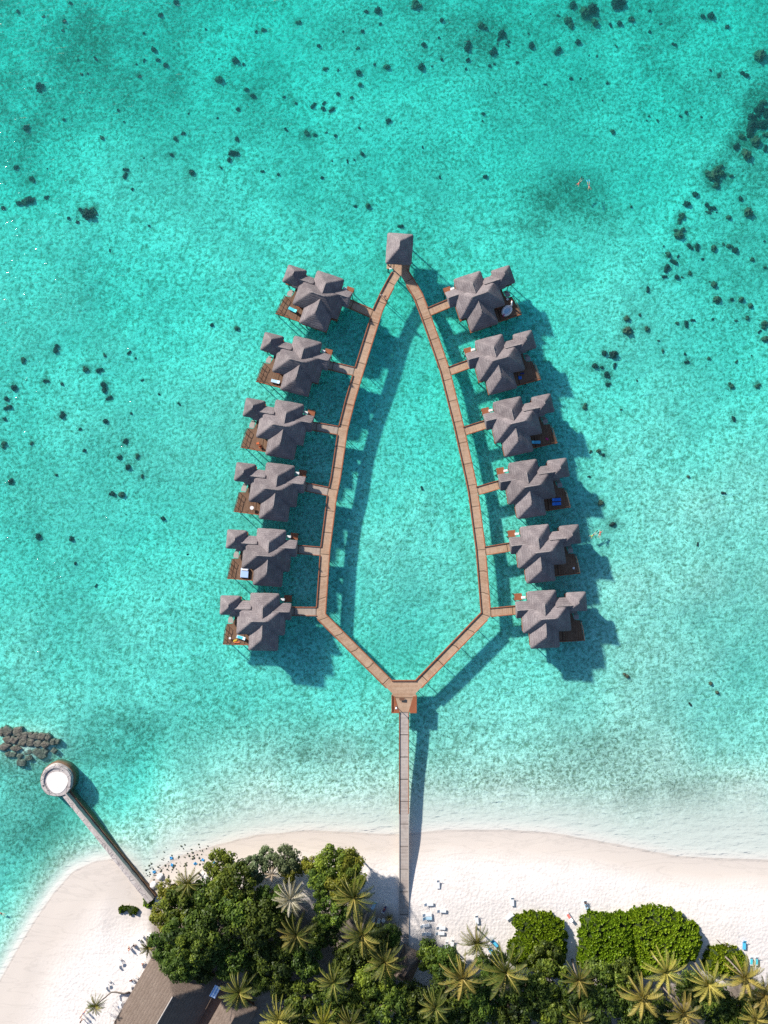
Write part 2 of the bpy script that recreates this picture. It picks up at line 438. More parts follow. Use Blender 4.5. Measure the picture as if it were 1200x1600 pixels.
def build_terrain():
    def lines(lo, hi, st, far):
        a = list(np.arange(lo, hi + 0.01, st)); s = st; e = hi
        while e < far: s *= 1.35; e += s; a.append(e)
        s = st; e = lo; pre = []
        while e > -far: s *= 1.35; e -= s; pre.append(e)
        return np.array(pre[::-1] + a)
    xs = lines(-100, 100, 1.0, 4000); ys = lines(-122, 140, 1.0, 4000)
    X, Y = np.meshgrid(xs, ys)
    Z = terrain_z(X, Y)
    ny, nx = X.shape
    V = np.stack([X, Y, Z], -1).reshape(-1, 3)
    idx = np.arange(nx * ny).reshape(ny, nx)
    fq = np.stack([idx[:-1, :-1], idx[:-1, 1:], idx[1:, 1:], idx[1:, :-1]], -1).reshape(-1, 4)
    me = bpy.data.meshes.new('ground')
    me.vertices.add(len(V)); me.vertices.foreach_set('co', V.reshape(-1).astype(np.float32))
    me.loops.add(fq.size); me.loops.foreach_set('vertex_index', fq.reshape(-1).astype(np.int32))
    me.polygons.add(len(fq)); me.polygons.foreach_set('loop_start', np.arange(0, fq.size, 4, dtype=np.int32))
    me.update(calc_edges=True)
    me.polygons.foreach_set('use_smooth', np.ones(len(fq), bool))
    px, py = Q(X, Y, Z)
    g = np.zeros_like(X)
    n1 = 0.6 * vnoise(X, Y, 1 / 6.0, 11) + 0.4 * vnoise(X, Y, 1 / 2.6, 12)
    for cx, cy, rx, ry, s in GRASS:
        g = np.maximum(g, s * np.exp(-((px - cx) / rx) ** 2 - ((py - cy) / ry) ** 2))
    g = np.maximum(g, (0.42 + 0.25 * smooth((330 - px) / 330)) * smooth((400 - py) / 330) * (0.35 + 0.65 * smooth((vnoise(X, Y, 1 / 13.0, 21) - 0.3) / 0.4)))
    halo = np.zeros_like(X)
    for cx, cy, r in CORALS:
        if r >= 5: halo = np.maximum(halo, 0.75 * np.exp(-((px - cx) ** 2 + (py - cy) ** 2) / (1.25 * r) ** 2))
    g = np.clip(np.maximum(g, halo) * (0.35 + 1.3 * n1), 0, 1)
    lit = smooth((py - 1385 - 60 * (n1 - 0.5)) / 60) * smooth((px - 225) / 20) * (1 - smooth((px - 615) / 15))
    lit = np.maximum(lit, smooth((py - 1525 - 40 * (n1 - 0.5)) / 30) * smooth((px - 235) / 25))
    for nm, arr in (('grass', g), ('litter', lit)):
        at = me.attributes.new(nm, 'FLOAT', 'POINT'); at.data.foreach_set('value', arr.reshape(-1).astype(np.float32))
    m, nt, out = newmat('coral_sand')
    b = N(nt, 'BsdfPrincipled'); b.inputs['Roughness'].default_value = 0.95; b.inputs['Specular IOR Level'].default_value = 0.1
    pos = N(nt, 'NewGeometry').outputs['Position']
    sep = N(nt, 'SeparateXYZ'); L(nt, pos, sep.inputs[0]); z = sep.outputs[2]
    # above the tide: dry sand, damp band, trodden texture
    n_fine = noise_tex(nt, pos, 1.7, 4, 0.6); n_big = noise_tex(nt, pos, 0.07, 4, 0.6)
    wob = math_node(nt, 'ADD', z, math_node(nt, 'MULTIPLY', math_node(nt, 'SUBTRACT', n_big, 0.5), 0.35))
    dry = ramp(nt, wob, [(0.25, 0.0), (0.85, 1.0)])
    sand = mixc(nt, dry, (0.66, 0.585, 0.52), (0.77, 0.715, 0.68))
    sand = mixc(nt, math_node(nt, 'MULTIPLY', n_fine, 0.2), sand, (0.6, 0.55, 0.5))
    strand = noise_tex(nt, mapping(nt, pos, (0.07, 0.35, 0.1), (0, 0, 0.15)), 1.0, 4, 0.6, 0.8)
    sand = mixc(nt, math_node(nt, 'MULTIPLY', ramp(nt, strand, [(0.47, 0.0), (0.5, 1.0), (0.53, 0.0)]), 0.25), sand, (0.42, 0.38, 0.34))
    lit = N(nt, 'Attribute', attribute_name='litter').outputs['Fac']
    soil = mixc(nt, noise_tex(nt, pos, 1.2, 5, 0.7), (0.12, 0.09, 0.065), (0.36, 0.31, 0.27))
    sand = mixc(nt, lit, sand, soil)
    # under water: rippled sand, rubble, algae and seagrass; fine mottle paints in caustic light
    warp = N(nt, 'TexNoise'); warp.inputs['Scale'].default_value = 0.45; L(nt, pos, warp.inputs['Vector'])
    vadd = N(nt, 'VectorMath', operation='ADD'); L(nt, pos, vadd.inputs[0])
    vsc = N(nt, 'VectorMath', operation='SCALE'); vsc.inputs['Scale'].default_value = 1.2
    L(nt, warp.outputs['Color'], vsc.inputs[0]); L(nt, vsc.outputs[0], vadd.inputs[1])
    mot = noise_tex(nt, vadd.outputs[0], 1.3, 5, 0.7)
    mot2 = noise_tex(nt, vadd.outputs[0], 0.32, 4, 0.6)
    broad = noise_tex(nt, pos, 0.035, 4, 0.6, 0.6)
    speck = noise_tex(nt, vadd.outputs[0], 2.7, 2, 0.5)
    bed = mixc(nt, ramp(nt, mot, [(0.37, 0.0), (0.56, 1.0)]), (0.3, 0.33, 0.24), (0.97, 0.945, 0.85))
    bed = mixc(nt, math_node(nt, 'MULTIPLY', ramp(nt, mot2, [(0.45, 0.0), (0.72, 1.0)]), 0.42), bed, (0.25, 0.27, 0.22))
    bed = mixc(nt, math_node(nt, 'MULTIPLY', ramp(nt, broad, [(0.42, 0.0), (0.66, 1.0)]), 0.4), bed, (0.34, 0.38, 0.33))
    gr = N(nt, 'Attribute', attribute_name='grass').outputs['Fac']
    spk = math_node(nt, 'SUBTRACT', speck, math_node(nt, 'MULTIPLY', gr, 0.1))
    bed = mixc(nt, math_node(nt, 'MULTIPLY', ramp(nt, spk, [(0.27, 1.0), (0.34, 0.0)]), 0.85), bed, (0.06, 0.06, 0.045))
    gmask = math_node(nt, 'MULTIPLY', math_node(nt, 'MULTIPLY', gr, 1.35, True), ramp(nt, mot, [(0.3, 1.0), (0.7, 0.4)]))
    bed = mixc(nt, gmask, bed, (0.105, 0.11, 0.07))
    # rubble and the painted caustic mottle thin out into clean sand towards the waterline
    under = ramp(nt, math_node(nt, 'MULTIPLY', z, -1.0), [(0.12, 0.0), (0.5, 1.0)])
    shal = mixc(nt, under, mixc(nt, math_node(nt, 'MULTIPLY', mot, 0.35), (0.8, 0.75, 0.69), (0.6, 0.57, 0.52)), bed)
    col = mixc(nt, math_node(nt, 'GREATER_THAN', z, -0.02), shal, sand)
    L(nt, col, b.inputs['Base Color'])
    foot = N(nt, 'TexVoronoi'); foot.inputs['Scale'].default_value = 1.5; L(nt, pos, foot.inputs['Vector'])
    h_land = math_node(nt, 'MULTIPLY', math_node(nt, 'ADD', math_node(nt, 'MULTIPLY', foot.outputs['Distance'], 0.7), n_fine), dry)
    h_bed = math_node(nt, 'MULTIPLY', math_node(nt, 'ADD', mot, math_node(nt, 'MULTIPLY', mot2, 0.8)), under)
    bl = bump(nt, h_land, 0.55, 0.14); bb = bump(nt, h_bed, 0.5, 0.4, bl)
    L(nt, bb, b.inputs['Normal'])
    L(nt, b.outputs[0], out.inputs[0])
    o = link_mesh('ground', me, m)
    tag(o, 'pale coral sand of the beach running down under the lagoon', None, None, 'structure')

def build_water():
    bm = bmesh.new(); box(bm, -6000, 6000, -6000, 6000, -14, 0)
    m, nt, out = newmat('lagoon_water')
    pos = N(nt, 'NewGeometry').outputs['Position']
    a = noise_tex(nt, mapping(nt, pos, (0.45, 1.35, 1), (0, 0, R(-47))), 0.7, 2, 0.5, 0.3)
    c = noise_tex(nt, mapping(nt, pos, (0.6, 1.3, 1), (0, 0, R(-30))), 2.0, 2, 0.5)
    h = math_node(nt, 'ADD', a, math_node(nt, 'MULTIPLY', c, 0.16))
    nb = bump(nt, h, 1.0, 0.46)
    gl = N(nt, 'BsdfGlossy'); gl.inputs['Roughness'].default_value = 0.06; L(nt, nb, gl.inputs['Normal'])
    tr = N(nt, 'BsdfTransparent')
    fr = N(nt, 'Fresnel'); fr.inputs['IOR'].default_value = 1.333; L(nt, nb, fr.inputs['Normal'])
    back = N(nt, 'NewGeometry').outputs['Backfacing']      # same reflectance from both sides of the sheet
    L(nt, math_node(nt, 'SUBTRACT', 1.333, math_node(nt, 'MULTIPLY', back, 1.333 - 0.75)), fr.inputs['IOR'])
    mx = N(nt, 'MixShader'); L(nt, fr.outputs[0], mx.inputs[0]); L(nt, tr.outputs[0], mx.inputs[1]); L(nt, gl.outputs[0], mx.inputs[2])
    L(nt, mx.outputs[0], out.inputs['Surface'])
    va = N(nt, 'VolumeAbsorption'); va.inputs['Color'].default_value = (0.0, 0.965, 0.935, 1); va.inputs['Density'].default_value = 0.31
    sc = N(nt, 'VolumeScatter'); sc.inputs['Color'].default_value = (0.55, 0.9, 1.0, 1); sc.inputs['Density'].default_value = 0.035; sc.inputs['Anisotropy'].default_value = 0.35
    av = N(nt, 'AddShader'); L(nt, va.outputs[0], av.inputs[0]); L(nt, sc.outputs[0], av.inputs[1]); L(nt, av.outputs[0], out.inputs['Volume'])
    o = bm_obj('water', bm, m)
    tag(o, 'clear turquoise lagoon water', None, None, 'structure')

# ------------------------------------------------------------------ roofs
def hip(name, x0, x1, y0, y1, ze, zr, axis, in0, in1, parent, mat=None, thick=0.38, bev=0.3):
    """bevelled hip roof; axis of the ridge, in0/in1 hip insets at the low and high end"""
    bm = bmesh.new()
    t = 0.25
    cx, cy = (x0 + x1) / 2, (y0 + y1) / 2
    lo = [bm.verts.new(v) for v in ((x0 + t, y0 + t, ze - thick), (x1 - t, y0 + t, ze - thick), (x1 - t, y1 - t, ze - thick), (x0 + t, y1 - t, ze - thick))]
    ev = [bm.verts.new(v) for v in ((x0, y0, ze), (x1, y0, ze), (x1, y1, ze), (x0, y1, ze))]
    if axis == 'y':
        a = bm.verts.new((cx, y0 + in0, zr)); b = bm.verts.new((cx, y1 - in1, zr))
        sl = [(ev[0], ev[1], a), (ev[1], ev[2], b, a), (ev[2], ev[3], b), (ev[3], ev[0], a, b)]
    else:
        a = bm.verts.new((x0 + in0, cy, zr)); b = bm.verts.new((x1 - in1, cy, zr))
        sl = [(ev[0], ev[1], b, a), (ev[1], ev[2], b), (ev[2], ev[3], a, b), (ev[3], ev[0], a)]
    for f in sl: bm.faces.new(f)
    for i in range(4):
        bm.faces.new((lo[i], lo[(i + 1) % 4], ev[(i + 1) % 4], ev[i]))
    bm.faces.new(lo[::-1])
    bmesh.ops.recalc_face_normals(bm, faces=bm.faces)
    bmesh.ops.bevel(bm, geom=list(bm.edges), offset=bev, segments=3, affect='EDGES', profile=0.6)
    bmesh.ops.triangulate(bm, faces=[f for f in bm.faces if len(f.verts) > 4])
    bmesh.ops.subdivide_edges(bm, edges=[e for e in bm.edges if e.calc_length() > 1.6], cuts=3, use_grid_fill=True)
    sd = Vector((x0 * 3.1, y1 * 1.7, zr))
    for v in bm.verts:      # settled, uneven thatch
        v.co += v.normal * 0.10 * noise.noise(v.co * 0.7 + sd) + Vector((0, 0, 0.06 * noise.noise(v.co * 0.35 + sd)))
    o = bm_obj(name, bm, mat or M_thatch, parent, True)
    bm = bmesh.new(); p0, p1 = ((x0 + in0, cy), (x1 - in1, cy)) if axis == 'x' else ((cx, y0 + in0), (cx, y1 - in1))
    n = 7; dr = bev * 0.36
    tube(bm, [(p0[0] + (p1[0] - p0[0]) * k / n, p0[1] + (p1[1] - p0[1]) * k / n, zr - dr + 0.05 * noise.noise(Vector((k * 1.7, zr, x0)))) for k in range(n + 1)],
         [0.13 + 0.04 * noise.noise(Vector((k * 2.3, x0, y0))) for k in range(n + 1)], 7)
    bm_obj('ridge_cap', bm, M_thatch_pale if mat is None else mat, o, True)
    return o

def cyl_obj(name, x, y, z0, z1, r, mat, parent, n=8):
    bm = bmesh.new(); tube(bm, [(x, y, z0), (x, y, z1)], [r * 1.05, r], n)
    return bm_obj(name, bm, mat, parent, False)

ZD = 1.7
def build_villa():
    root = empty('water_villa')
    ew = hip('roof', -6.0, 4.7, -3.25, 3.2, 4.15, 7.35, 'x', 3.7, 3.7, root)
    ew.name = 'main_roof'
    hip('wing_roof', -3.3, 3.3, 0.4, 6.0, 4.1, 6.75, 'y', 0.15, 2.95, root)
    hip('wing_roof', -3.3, 3.3, -6.67, -0.4, 4.1, 6.75, 'y', 2.9, 0.15, root)
    hip('bath_roof', -9.85, -5.2, 0.85, 5.25, 3.8, 6.2, 'y', 1.9, 1.9, root)
    hip('link_roof', -7.6, -2.6, 0.5, 4.2, 3.65, 5.25, 'x', 0.2, 0.2, root, bev=0.22)
    hip('porch_roof', 1.4, 5.9, 0.1, 3.9, 3.75, 5.35, 'x', 0.2, 0.22, root, bev=0.2)
    for nm, d in (('wall', (-2.55, 2.55, -5.85, 5.2, ZD, 4.0)), ('wall', (-5.2, 3.9, -2.45, 2.45, ZD, 4.03)), ('bath_wall', (-9.1, -5.9, 1.55, 4.5, ZD - 0.2, 3.72)),
                  ('link_wall', (-5.9, -2.56, 1.2, 3.6, ZD, 3.6))):
        bm = bmesh.new(); box(bm, *d); w = bm_obj(nm, bm, M_wall, root)
        if nm == 'wall' and d[0] < -5:
            bm = bmesh.new(); box(bm, -5.24, -5.2, -1.9, 1.0, ZD + 0.1, 3.7); bm_obj('glass_door', bm, M_dark, w)
        elif nm == 'wall':
            bm = bmesh.new(); box(bm, -1.5, 1.5, -5.89, -5.85, ZD + 0.7, 3.6); bm_obj('window', bm, M_dark, w)
            bm = bmesh.new(); box(bm, -1.5, 1.5, 5.2, 5.24, ZD + 0.7, 3.6); bm_obj('window', bm, M_dark, w)
    # floor under the rooms
    bm = bmesh.new()
    poly_slab(bm, [(-2.9, -6.1), (2.9, -6.1), (2.9, -2.9), (4.3, -2.9), (4.3, 2.9), (2.9, 2.9), (2.9, 5.5), (-2.9, 5.5), (-2.9, 4.0), (-5.5, 4.0), (-5.5, 4.8), (-9.4, 4.8), (-9.4, 1.3), (-5.5, 1.3), (-5.5, -2.9), (-2.9, -2.9)], ZD - 0.4, ZD - 0.004)
    fl = bm_obj('floor_platform', bm, M_beam, root)
    # sun deck
    bm = bmesh.new()
    poly_slab(bm, [(-9.15, -5.6), (-2.95, -5.6), (-2.95, -2.95), (-5.55, -2.95), (-5.55, 1.25), (-6.9, 1.25), (-6.9, 0.2), (-7.2, -1.1), (-8.5, -1.25), (-8.75, -2.5)], ZD - 0.22, ZD)
    dk = bm_obj('sun_deck', bm, M_deck, root); uv_plan(dk, 0.05)
    bm = bmesh.new(); box(bm, -9.3, -2.96, -5.78, -5.602, ZD - 0.45, ZD + 0.12); bm_obj('fascia', bm, M_beam, dk)
    def rail(pts, nm='railing'):
        bm = bmesh.new()
        for a, b in zip(pts, pts[1:]):
            a, b = Vector((*a, ZD)), Vector((*b, ZD)); n = max(1, round((b - a).length / 1.1))
            for k in range(n + 1):
                p = a.lerp(b, k / n); tube(bm, [p, p + Vector((0, 0, 0.9))], 0.045, 6)
            for h in (0.45, 0.92):
                tube(bm, [a + Vector((0, 0, h)), b + Vector((0, 0, h))], 0.045 if h > 0.5 else 0.03, 6)
        return bm_obj(nm, bm, M_pile, root)
    rail([(-8.8, -2.5), (-9.08, -5.5), (-6.4, -5.5)])
    rail([(-8.55, -1.35), (-8.7, -2.4)])
    bm = bmesh.new()
    box(bm, -8.3, -7.22, -1.0, -0.05, ZD - 0.3, ZD - 0.05)
    for k in range(4):
        box(bm, -8.25, -7.3, -0.03 + 0.22 * k, 0.17 + 0.22 * k, ZD - 0.52 - 0.3 * k, ZD - 0.45 - 0.3 * k)
    bm_obj('water_stairs', bm, M_grey, root)
    bm = bmesh.new(); box(bm, 3.9, 5.55, 3.92, 5.4, ZD - 0.3, ZD - 0.02)
    sp = bm_obj('service_platform', bm, M_beam, root)
    bm = bmesh.new(); box(bm, 3.2, 4.1, 4.2, 4.75, ZD - 0.02, ZD + 0.75); bmesh.ops.bevel(bm, geom=list(bm.edges), offset=0.06, segments=2, affect='EDGES')
    bm_obj('air_conditioner', bm, M_white, sp)
    me = None
    for x, y in ((-2.4, -5.6), (2.4, -5.6), (-2.4, 5.0), (2.4, 5.0), (-5.2, -2.3), (-5.2, 2.2), (3.8, -2.3), (3.8, 2.3), (0, 0), (-9.0, 4.5), (-9.0, 1.7), (-6.2, 4.5),
                 (-8.95, -5.4), (-8.6, -2.6), (-6.4, -5.4), (-4.0, -5.4), (5.4, 5.2), (5.4, 4.1)):
        if me is None:
            p = cyl_obj('pile', 0, 0, -3.4, ZD - 0.2, 0.11, M_pile, root, 7); me = p.data
        else: p = link_mesh('pile', me, None, root)
        p.location = (x, y, -0.01 if x > 5 else 0)
    return root

VILLAS = [  # plan point of the ridge crossing, turn in degrees, mirrored?, walk end on the arm
    ((501.7, 461.0), -19.0, 0, (579, 490)), ((468.7, 564.5), -14.5, 0, (552.5, 580)), ((442.5, 665.5), -10.5, 0, (529.5, 673)),
    ((430.0, 765.0), -7.3, 0, (513, 768)), ((418.0, 869.0), -4.2, 0, (501.5, 861.5)), ((409.2, 971.5), -1.5, 0, (494, 955)),
    ((745.5, 461.5), 18.5, 1, (669, 488)), ((777.4, 561.8), 15.0, 1, (701, 581)), ((804.9, 660.8), 12.5, 1, (726.5, 674)),
    ((827.5, 760.0), 9.0, 1, (746.5, 768)), ((844.5, 863.2), 6.3, 1, (760, 861.5)), ((853.5, 967.5), 3.3, 1, (767.5, 957))]
ROW = ['topmost', 'second', 'third', 'fourth', 'fifth', 'lowest']
VEXTRA = ['with a turquoise sunbed on its deck', 'with a pale sunbed on its deck', 'with reddish chairs on its deck', 'with a small white table on its deck',
          'with a broad blue daybed on its deck', 'with an ice blue sunbed on its deck',
          'with a white swan float on its deck', 'with a small blue cushion on its dark deck', 'with one blue sunbed on its shaded deck', 'with two blue sunbeds on its shaded deck',
          'its shaded deck holding only a tiny white thing', 'with an empty dark deck']
VROOT = []
def place_villas():
    proto = build_villa()
    for i, (c, a, mir, we) in enumerate(VILLAS):
        o = proto if i == 0 else copy_tree(proto)
        p = P(*c, 7.35)
        o.location = (p.x, p.y, 0); o.rotation_euler = (0, 0, R(a))
        if mir: o.scale = (-1, 1, 1)
        side = 'right' if mir else 'left'
        tag(o, f'{ROW[i % 6]} thatched villa of the {side} row, {VEXTRA[i]}', 'villa', f'thatched water villas of the {side} row')
        VROOT.append(o)
    bpy.context.view_layer.update()

def vlocal(i, x, y, z=ZD):
    return VROOT[i].matrix_basis @ Vector((x, y, z))

# ------------------------------------------------------------------ boardwalks
LEFT_ARM = [(622.5, 411), (620, 427), (611.5, 441), (601, 461), (590.5, 484), (576, 530), (561.5, 577), (547, 626), (535.6, 672), (524.5, 747), (518.7, 775), (508, 860), (501, 962), (617, 1078)]
RIGHT_ARM = [(625.5, 407), (629, 422), (641.7, 443), (653.4, 462.5), (662.5, 486), (679, 532), (694.9, 578), (716.9, 666), (733.4, 740), (739, 767), (751, 857), (759.5, 960), (645, 1078)]
def piles_along(path, sp, off, parent, z1, cap=100):
    n = max(2, int(plen(path) / sp)); me = None
    for k in range(n):
        s = (k + 0.5) * plen(path) / n
        q = sub_path(path, max(0, s - 0.3), s + 0.3); d = (q[-1] - q[0]).normalized(); nn = Vector((-d.y, d.x)); c = q[0].lerp(q[-1], 0.5)
        for sg in (1, -1):
            p = c + nn * off * sg
            if me is None:
                o = cyl_obj('pile', 0, 0, -3.2, z1, 0.07, M_pile, parent, 7); me = o.data
            else: o = link_mesh('pile', me, None, parent)
            o.location = (p.x, p.y, 0)

def kerbs(path, w, side, gaps, parent, zt, mat=M_beam, wid=0.2):
    ln = plen(path); cur = 0
    for a, b in sorted(gaps) + [(ln, ln)]:
        if a - cur > 0.4:
            ribbon('edge_beam', sub_path(path, cur, a), wid, ZD - 0.34, zt, mat, parent, off=side * (w / 2 + wid / 2 - 0.003))
        cur = b

def build_walks():
    W = 1.9
    walk_ends = {}
    for nm, px, mir, lab in (('boardwalk', LEFT_ARM, 0, 'long curved timber boardwalk serving the left row of villas'),
                             ('boardwalk', RIGHT_ARM, 1, 'long curved timber boardwalk serving the right row of villas')):
        path = [P(x, y, ZD).xy for x, y in px]
        root = empty(nm, (0, 0, 0), 0, lab, 'boardwalk', 'boardwalk arms over the lagoon')
        ribbon('walk_deck', path, W, ZD - 0.25, ZD - (0 if mir else 0.008), M_walk, root)
        gaps = []
        for i, (c, a, m, we) in enumerate(VILLAS):
            if m != mir: continue
            s = nearest_s(path, P(*we, ZD)); gaps.append((s - 0.95, s + 0.95)); walk_ends[i] = (path, s)
        out = 1 if mir else -1
        ln = plen(path)
        kerbs(path, W, out, [(0, 2.6)] + gaps + [(ln - 1.6, ln)], root, ZD + 0.22)
        kerbs(path, W, -out, [(0, 5.6), (ln - 2.0, ln)], root, ZD + 0.22)
        piles_along(path, 5.4, 0.8, root, ZD - 0.25)
    for i, (c, a, m, we) in enumerate(VILLAS):
        path, s = walk_ends[i]
        q = sub_path(path, s - 0.2, s + 0.2); ctr = q[0].lerp(q[-1], 0.5)
        v = vlocal(i, 4.33, 1.85).xy
        d = (v - ctr).normalized(); st = ctr + d * (W / 2 + 0.0)
        root = empty('access_walk', (0, 0, 0), 0, f'short plank walkway to the {ROW[i % 6]} villa of the {"right" if m else "left"} row', 'walkway', 'short walkways to the villas')
        p2 = [st, v]
        ribbon('walk_deck', p2, 1.7, ZD - 0.25, ZD - 0.006, M_walk if (m or i == 0) else M_walk_old, root)
        for sg in (1, -1): ribbon('edge_beam', p2, 0.16, ZD - 0.32, ZD + 0.16, M_beam, root, off=sg * 0.93)
        piles_along(p2, 3.2, 0.75, root, ZD - 0.25)
    # junction platform
    A = P(612.5, 1064, ZD); B = P(649.8, 1064, ZD); C_ = P(649.6, 1112.5, ZD); D_ = P(613, 1112.5, ZD)
    root = empty('jetty_platform', (0, 0, 0), 0, 'square timber platform where both boardwalks meet the pier', 'platform')
    bm = bmesh.new(); poly_slab(bm, [A.xy, D_.xy, C_.xy, B.xy], ZD - 0.24, ZD + 0.006)
    o = bm_obj('platform_deck', bm, M_walk, root); uv_plan(o, math.pi / 2)
    # lower stained corners beside the pier
    for sx in (0, 1):
        x0, x1 = (D_.x, P(624, 1112, ZD).x) if sx == 0 else (P(638.5, 1112, ZD).x, C_.x)
        yb, yt = D_.y, D_.y + 3.4
        bm = bmesh.new()
        pts = [(x0, yb), (x1, yb), (x1 - (1.0 if sx == 0 else -0.0), yt), (x0, yt)] if sx == 0 else [(x0, yb), (x1, yb), (x1, yt), (x0 + 1.0, yt)]
        poly_slab(bm, pts, ZD + 0.007, ZD + 0.05); bm_obj('corner_step', bm, M_beam, root)
    def beam(a, b): ribbon('edge_beam', [a, b], 0.22, ZD - 0.34, ZD + 0.24, M_beam, root, off=0)
    beam(A.xy + Vector((-0.1, 0.08)), B.xy + Vector((0.1, 0.08)))
    beam(D_.xy + Vector((-0.1, -0.05)), P(613, 1086, ZD).xy + Vector((-0.1, 0)))
    beam(C_.xy + Vector((0.1, -0.05)), P(649.7, 1086, ZD).xy + Vector((0.1, 0)))
    beam(D_.xy + Vector((-0.21, -0.1)), Vector((P(623.5, 0, ZD).x, D_.y - 0.1))); beam(Vector((P(639, 0, ZD).x, D_.y - 0.1)), C_.xy + Vector((0.21, -0.1)))
    piles_along([A.xy + Vector((2.6, -0.5)), D_.xy + Vector((2.6, 0.5))], 2.8, 2.3, root, ZD - 0.24)
    # pier to the beach
    path = [Vector((P(631.2, 1112, ZD).x, D_.y)), P(631.2, 1300, ZD).xy, P(631.2, 1492, ZD).xy]
    root = empty('beach_pier', (0, 0, 0), 0, 'straight narrow silvery plank pier running from the platform onto the beach', 'pier')
    ribbon('walk_deck', path, 1.85, ZD - 0.25, ZD + 0.001, M_pier, root)
    p_sea = sub_path(path, 0, 22); p_land = sub_path(path, 22, plen(path))
    for sg in (1, -1):
        ribbon('edge_beam', p_sea, 0.17, ZD - 0.34, ZD + 0.16, M_beam, root, off=sg * 1.01)
        ribbon('edge_beam', p_land, 0.15, ZD - 0.34, ZD + 0.14, M_grey, root, off=sg * 1.0)
    piles_along(path, 4.2, 0.8, root, ZD - 0.25)
    # lamp and bench on the platform
    p = P(619, 1104, ZD)
    t = empty('lamp_post', (p.x, p.y, ZD + 0.05), 0, 'white globe lamp on a post at the lower left platform corner', 'lamp')
    cyl_obj('pole', 0, 0, 0, 1.7, 0.06, M_metal, t)
    bm = bmesh.new(); bmesh.ops.create_uvsphere(bm, u_segments=16, v_segments=10, radius=0.24, matrix=Matrix.Translation((0, 0, 1.9))); bm_obj('globe', bm, M_white, t, True)
    cyl_obj('base', 0, 0, 0, 0.12, 0.16, M_metal, t, 12)
    p = P(627.8, 1091.5, ZD)
    t = empty('bench', (p.x, p.y, ZD + 0.006), R(-5), 'small dark wooden bench in the middle of the platform', 'bench')
    M_bw = pmat('dark_bench_wood', (0.16, 0.08, 0.05), 0.3)
    bevelled_box('seat', (-0.55, 0.55, -0.3, 0.3, 0.36, 0.44), M_bw, t)
    for x in (-0.45, 0.45):
        for y in (-0.22, 0.22): bevelled_box('leg', (x - 0.04, x + 0.04, y - 0.04, y + 0.04, 0, 0.36), M_bw, t, 0.008)

def build_pavilion():
    p = P(624.6, 381, 7.2)
    root = empty('pavilion', (p.x, p.y, 0), R(-4), 'lone square thatched pavilion at the tip where both boardwalks meet', 'pavilion')
    hip('roof', -3.0, 3.0, -3.6, 3.6, 4.2, 7.2, 'y', 2.9, 2.9, root)
    bm = bmesh.new(); poly_slab(bm, [(-2.6, -3.7), (2.6, -3.7), (2.6, 3.2), (-2.6, 3.2)], ZD - 0.3, ZD - 0.016)
    d = bm_obj('pavilion_deck', bm, M_walk, root); uv_plan(d, 0)
    for x in (-2.3, 2.3):
        for y in (-2.9, 0, 2.9):
            cyl_obj('post', x, y, ZD - 0.01, 4.15, 0.12, M_wall, root)
            cyl_obj('pile', x, y, -3.4, ZD - 0.3, 0.16, M_pile, root)
    bm = bmesh.new()
    for a, b in (((-2.5, -3.0), (-2.5, 3.1)), ((2.5, -3.0), (2.5, 3.1)), ((-2.5, 3.1), (2.5, 3.1))):
        for h in (0.5, 0.95): tube(bm, [(*a, ZD + h), (*b, ZD + h)], 0.05, 6)
    bm_obj('railing', bm, M_wall, root)
    q = P(610.6, 420.5, ZD)
    t = empty('bench', (q.x, q.y, ZD - 0.01), R(8), 'narrow white bench at the lower left edge of the pavilion', 'bench')
    bevelled_box('seat', (-0.35, 0.35, -0.15, 0.15, 0.38, 0.44), M_white, t)
    for x in (-0.28, 0.28): bevelled_box('leg', (x - 0.03, x + 0.03, -0.12, 0.12, 0, 0.38), M_white, t, 0.008)

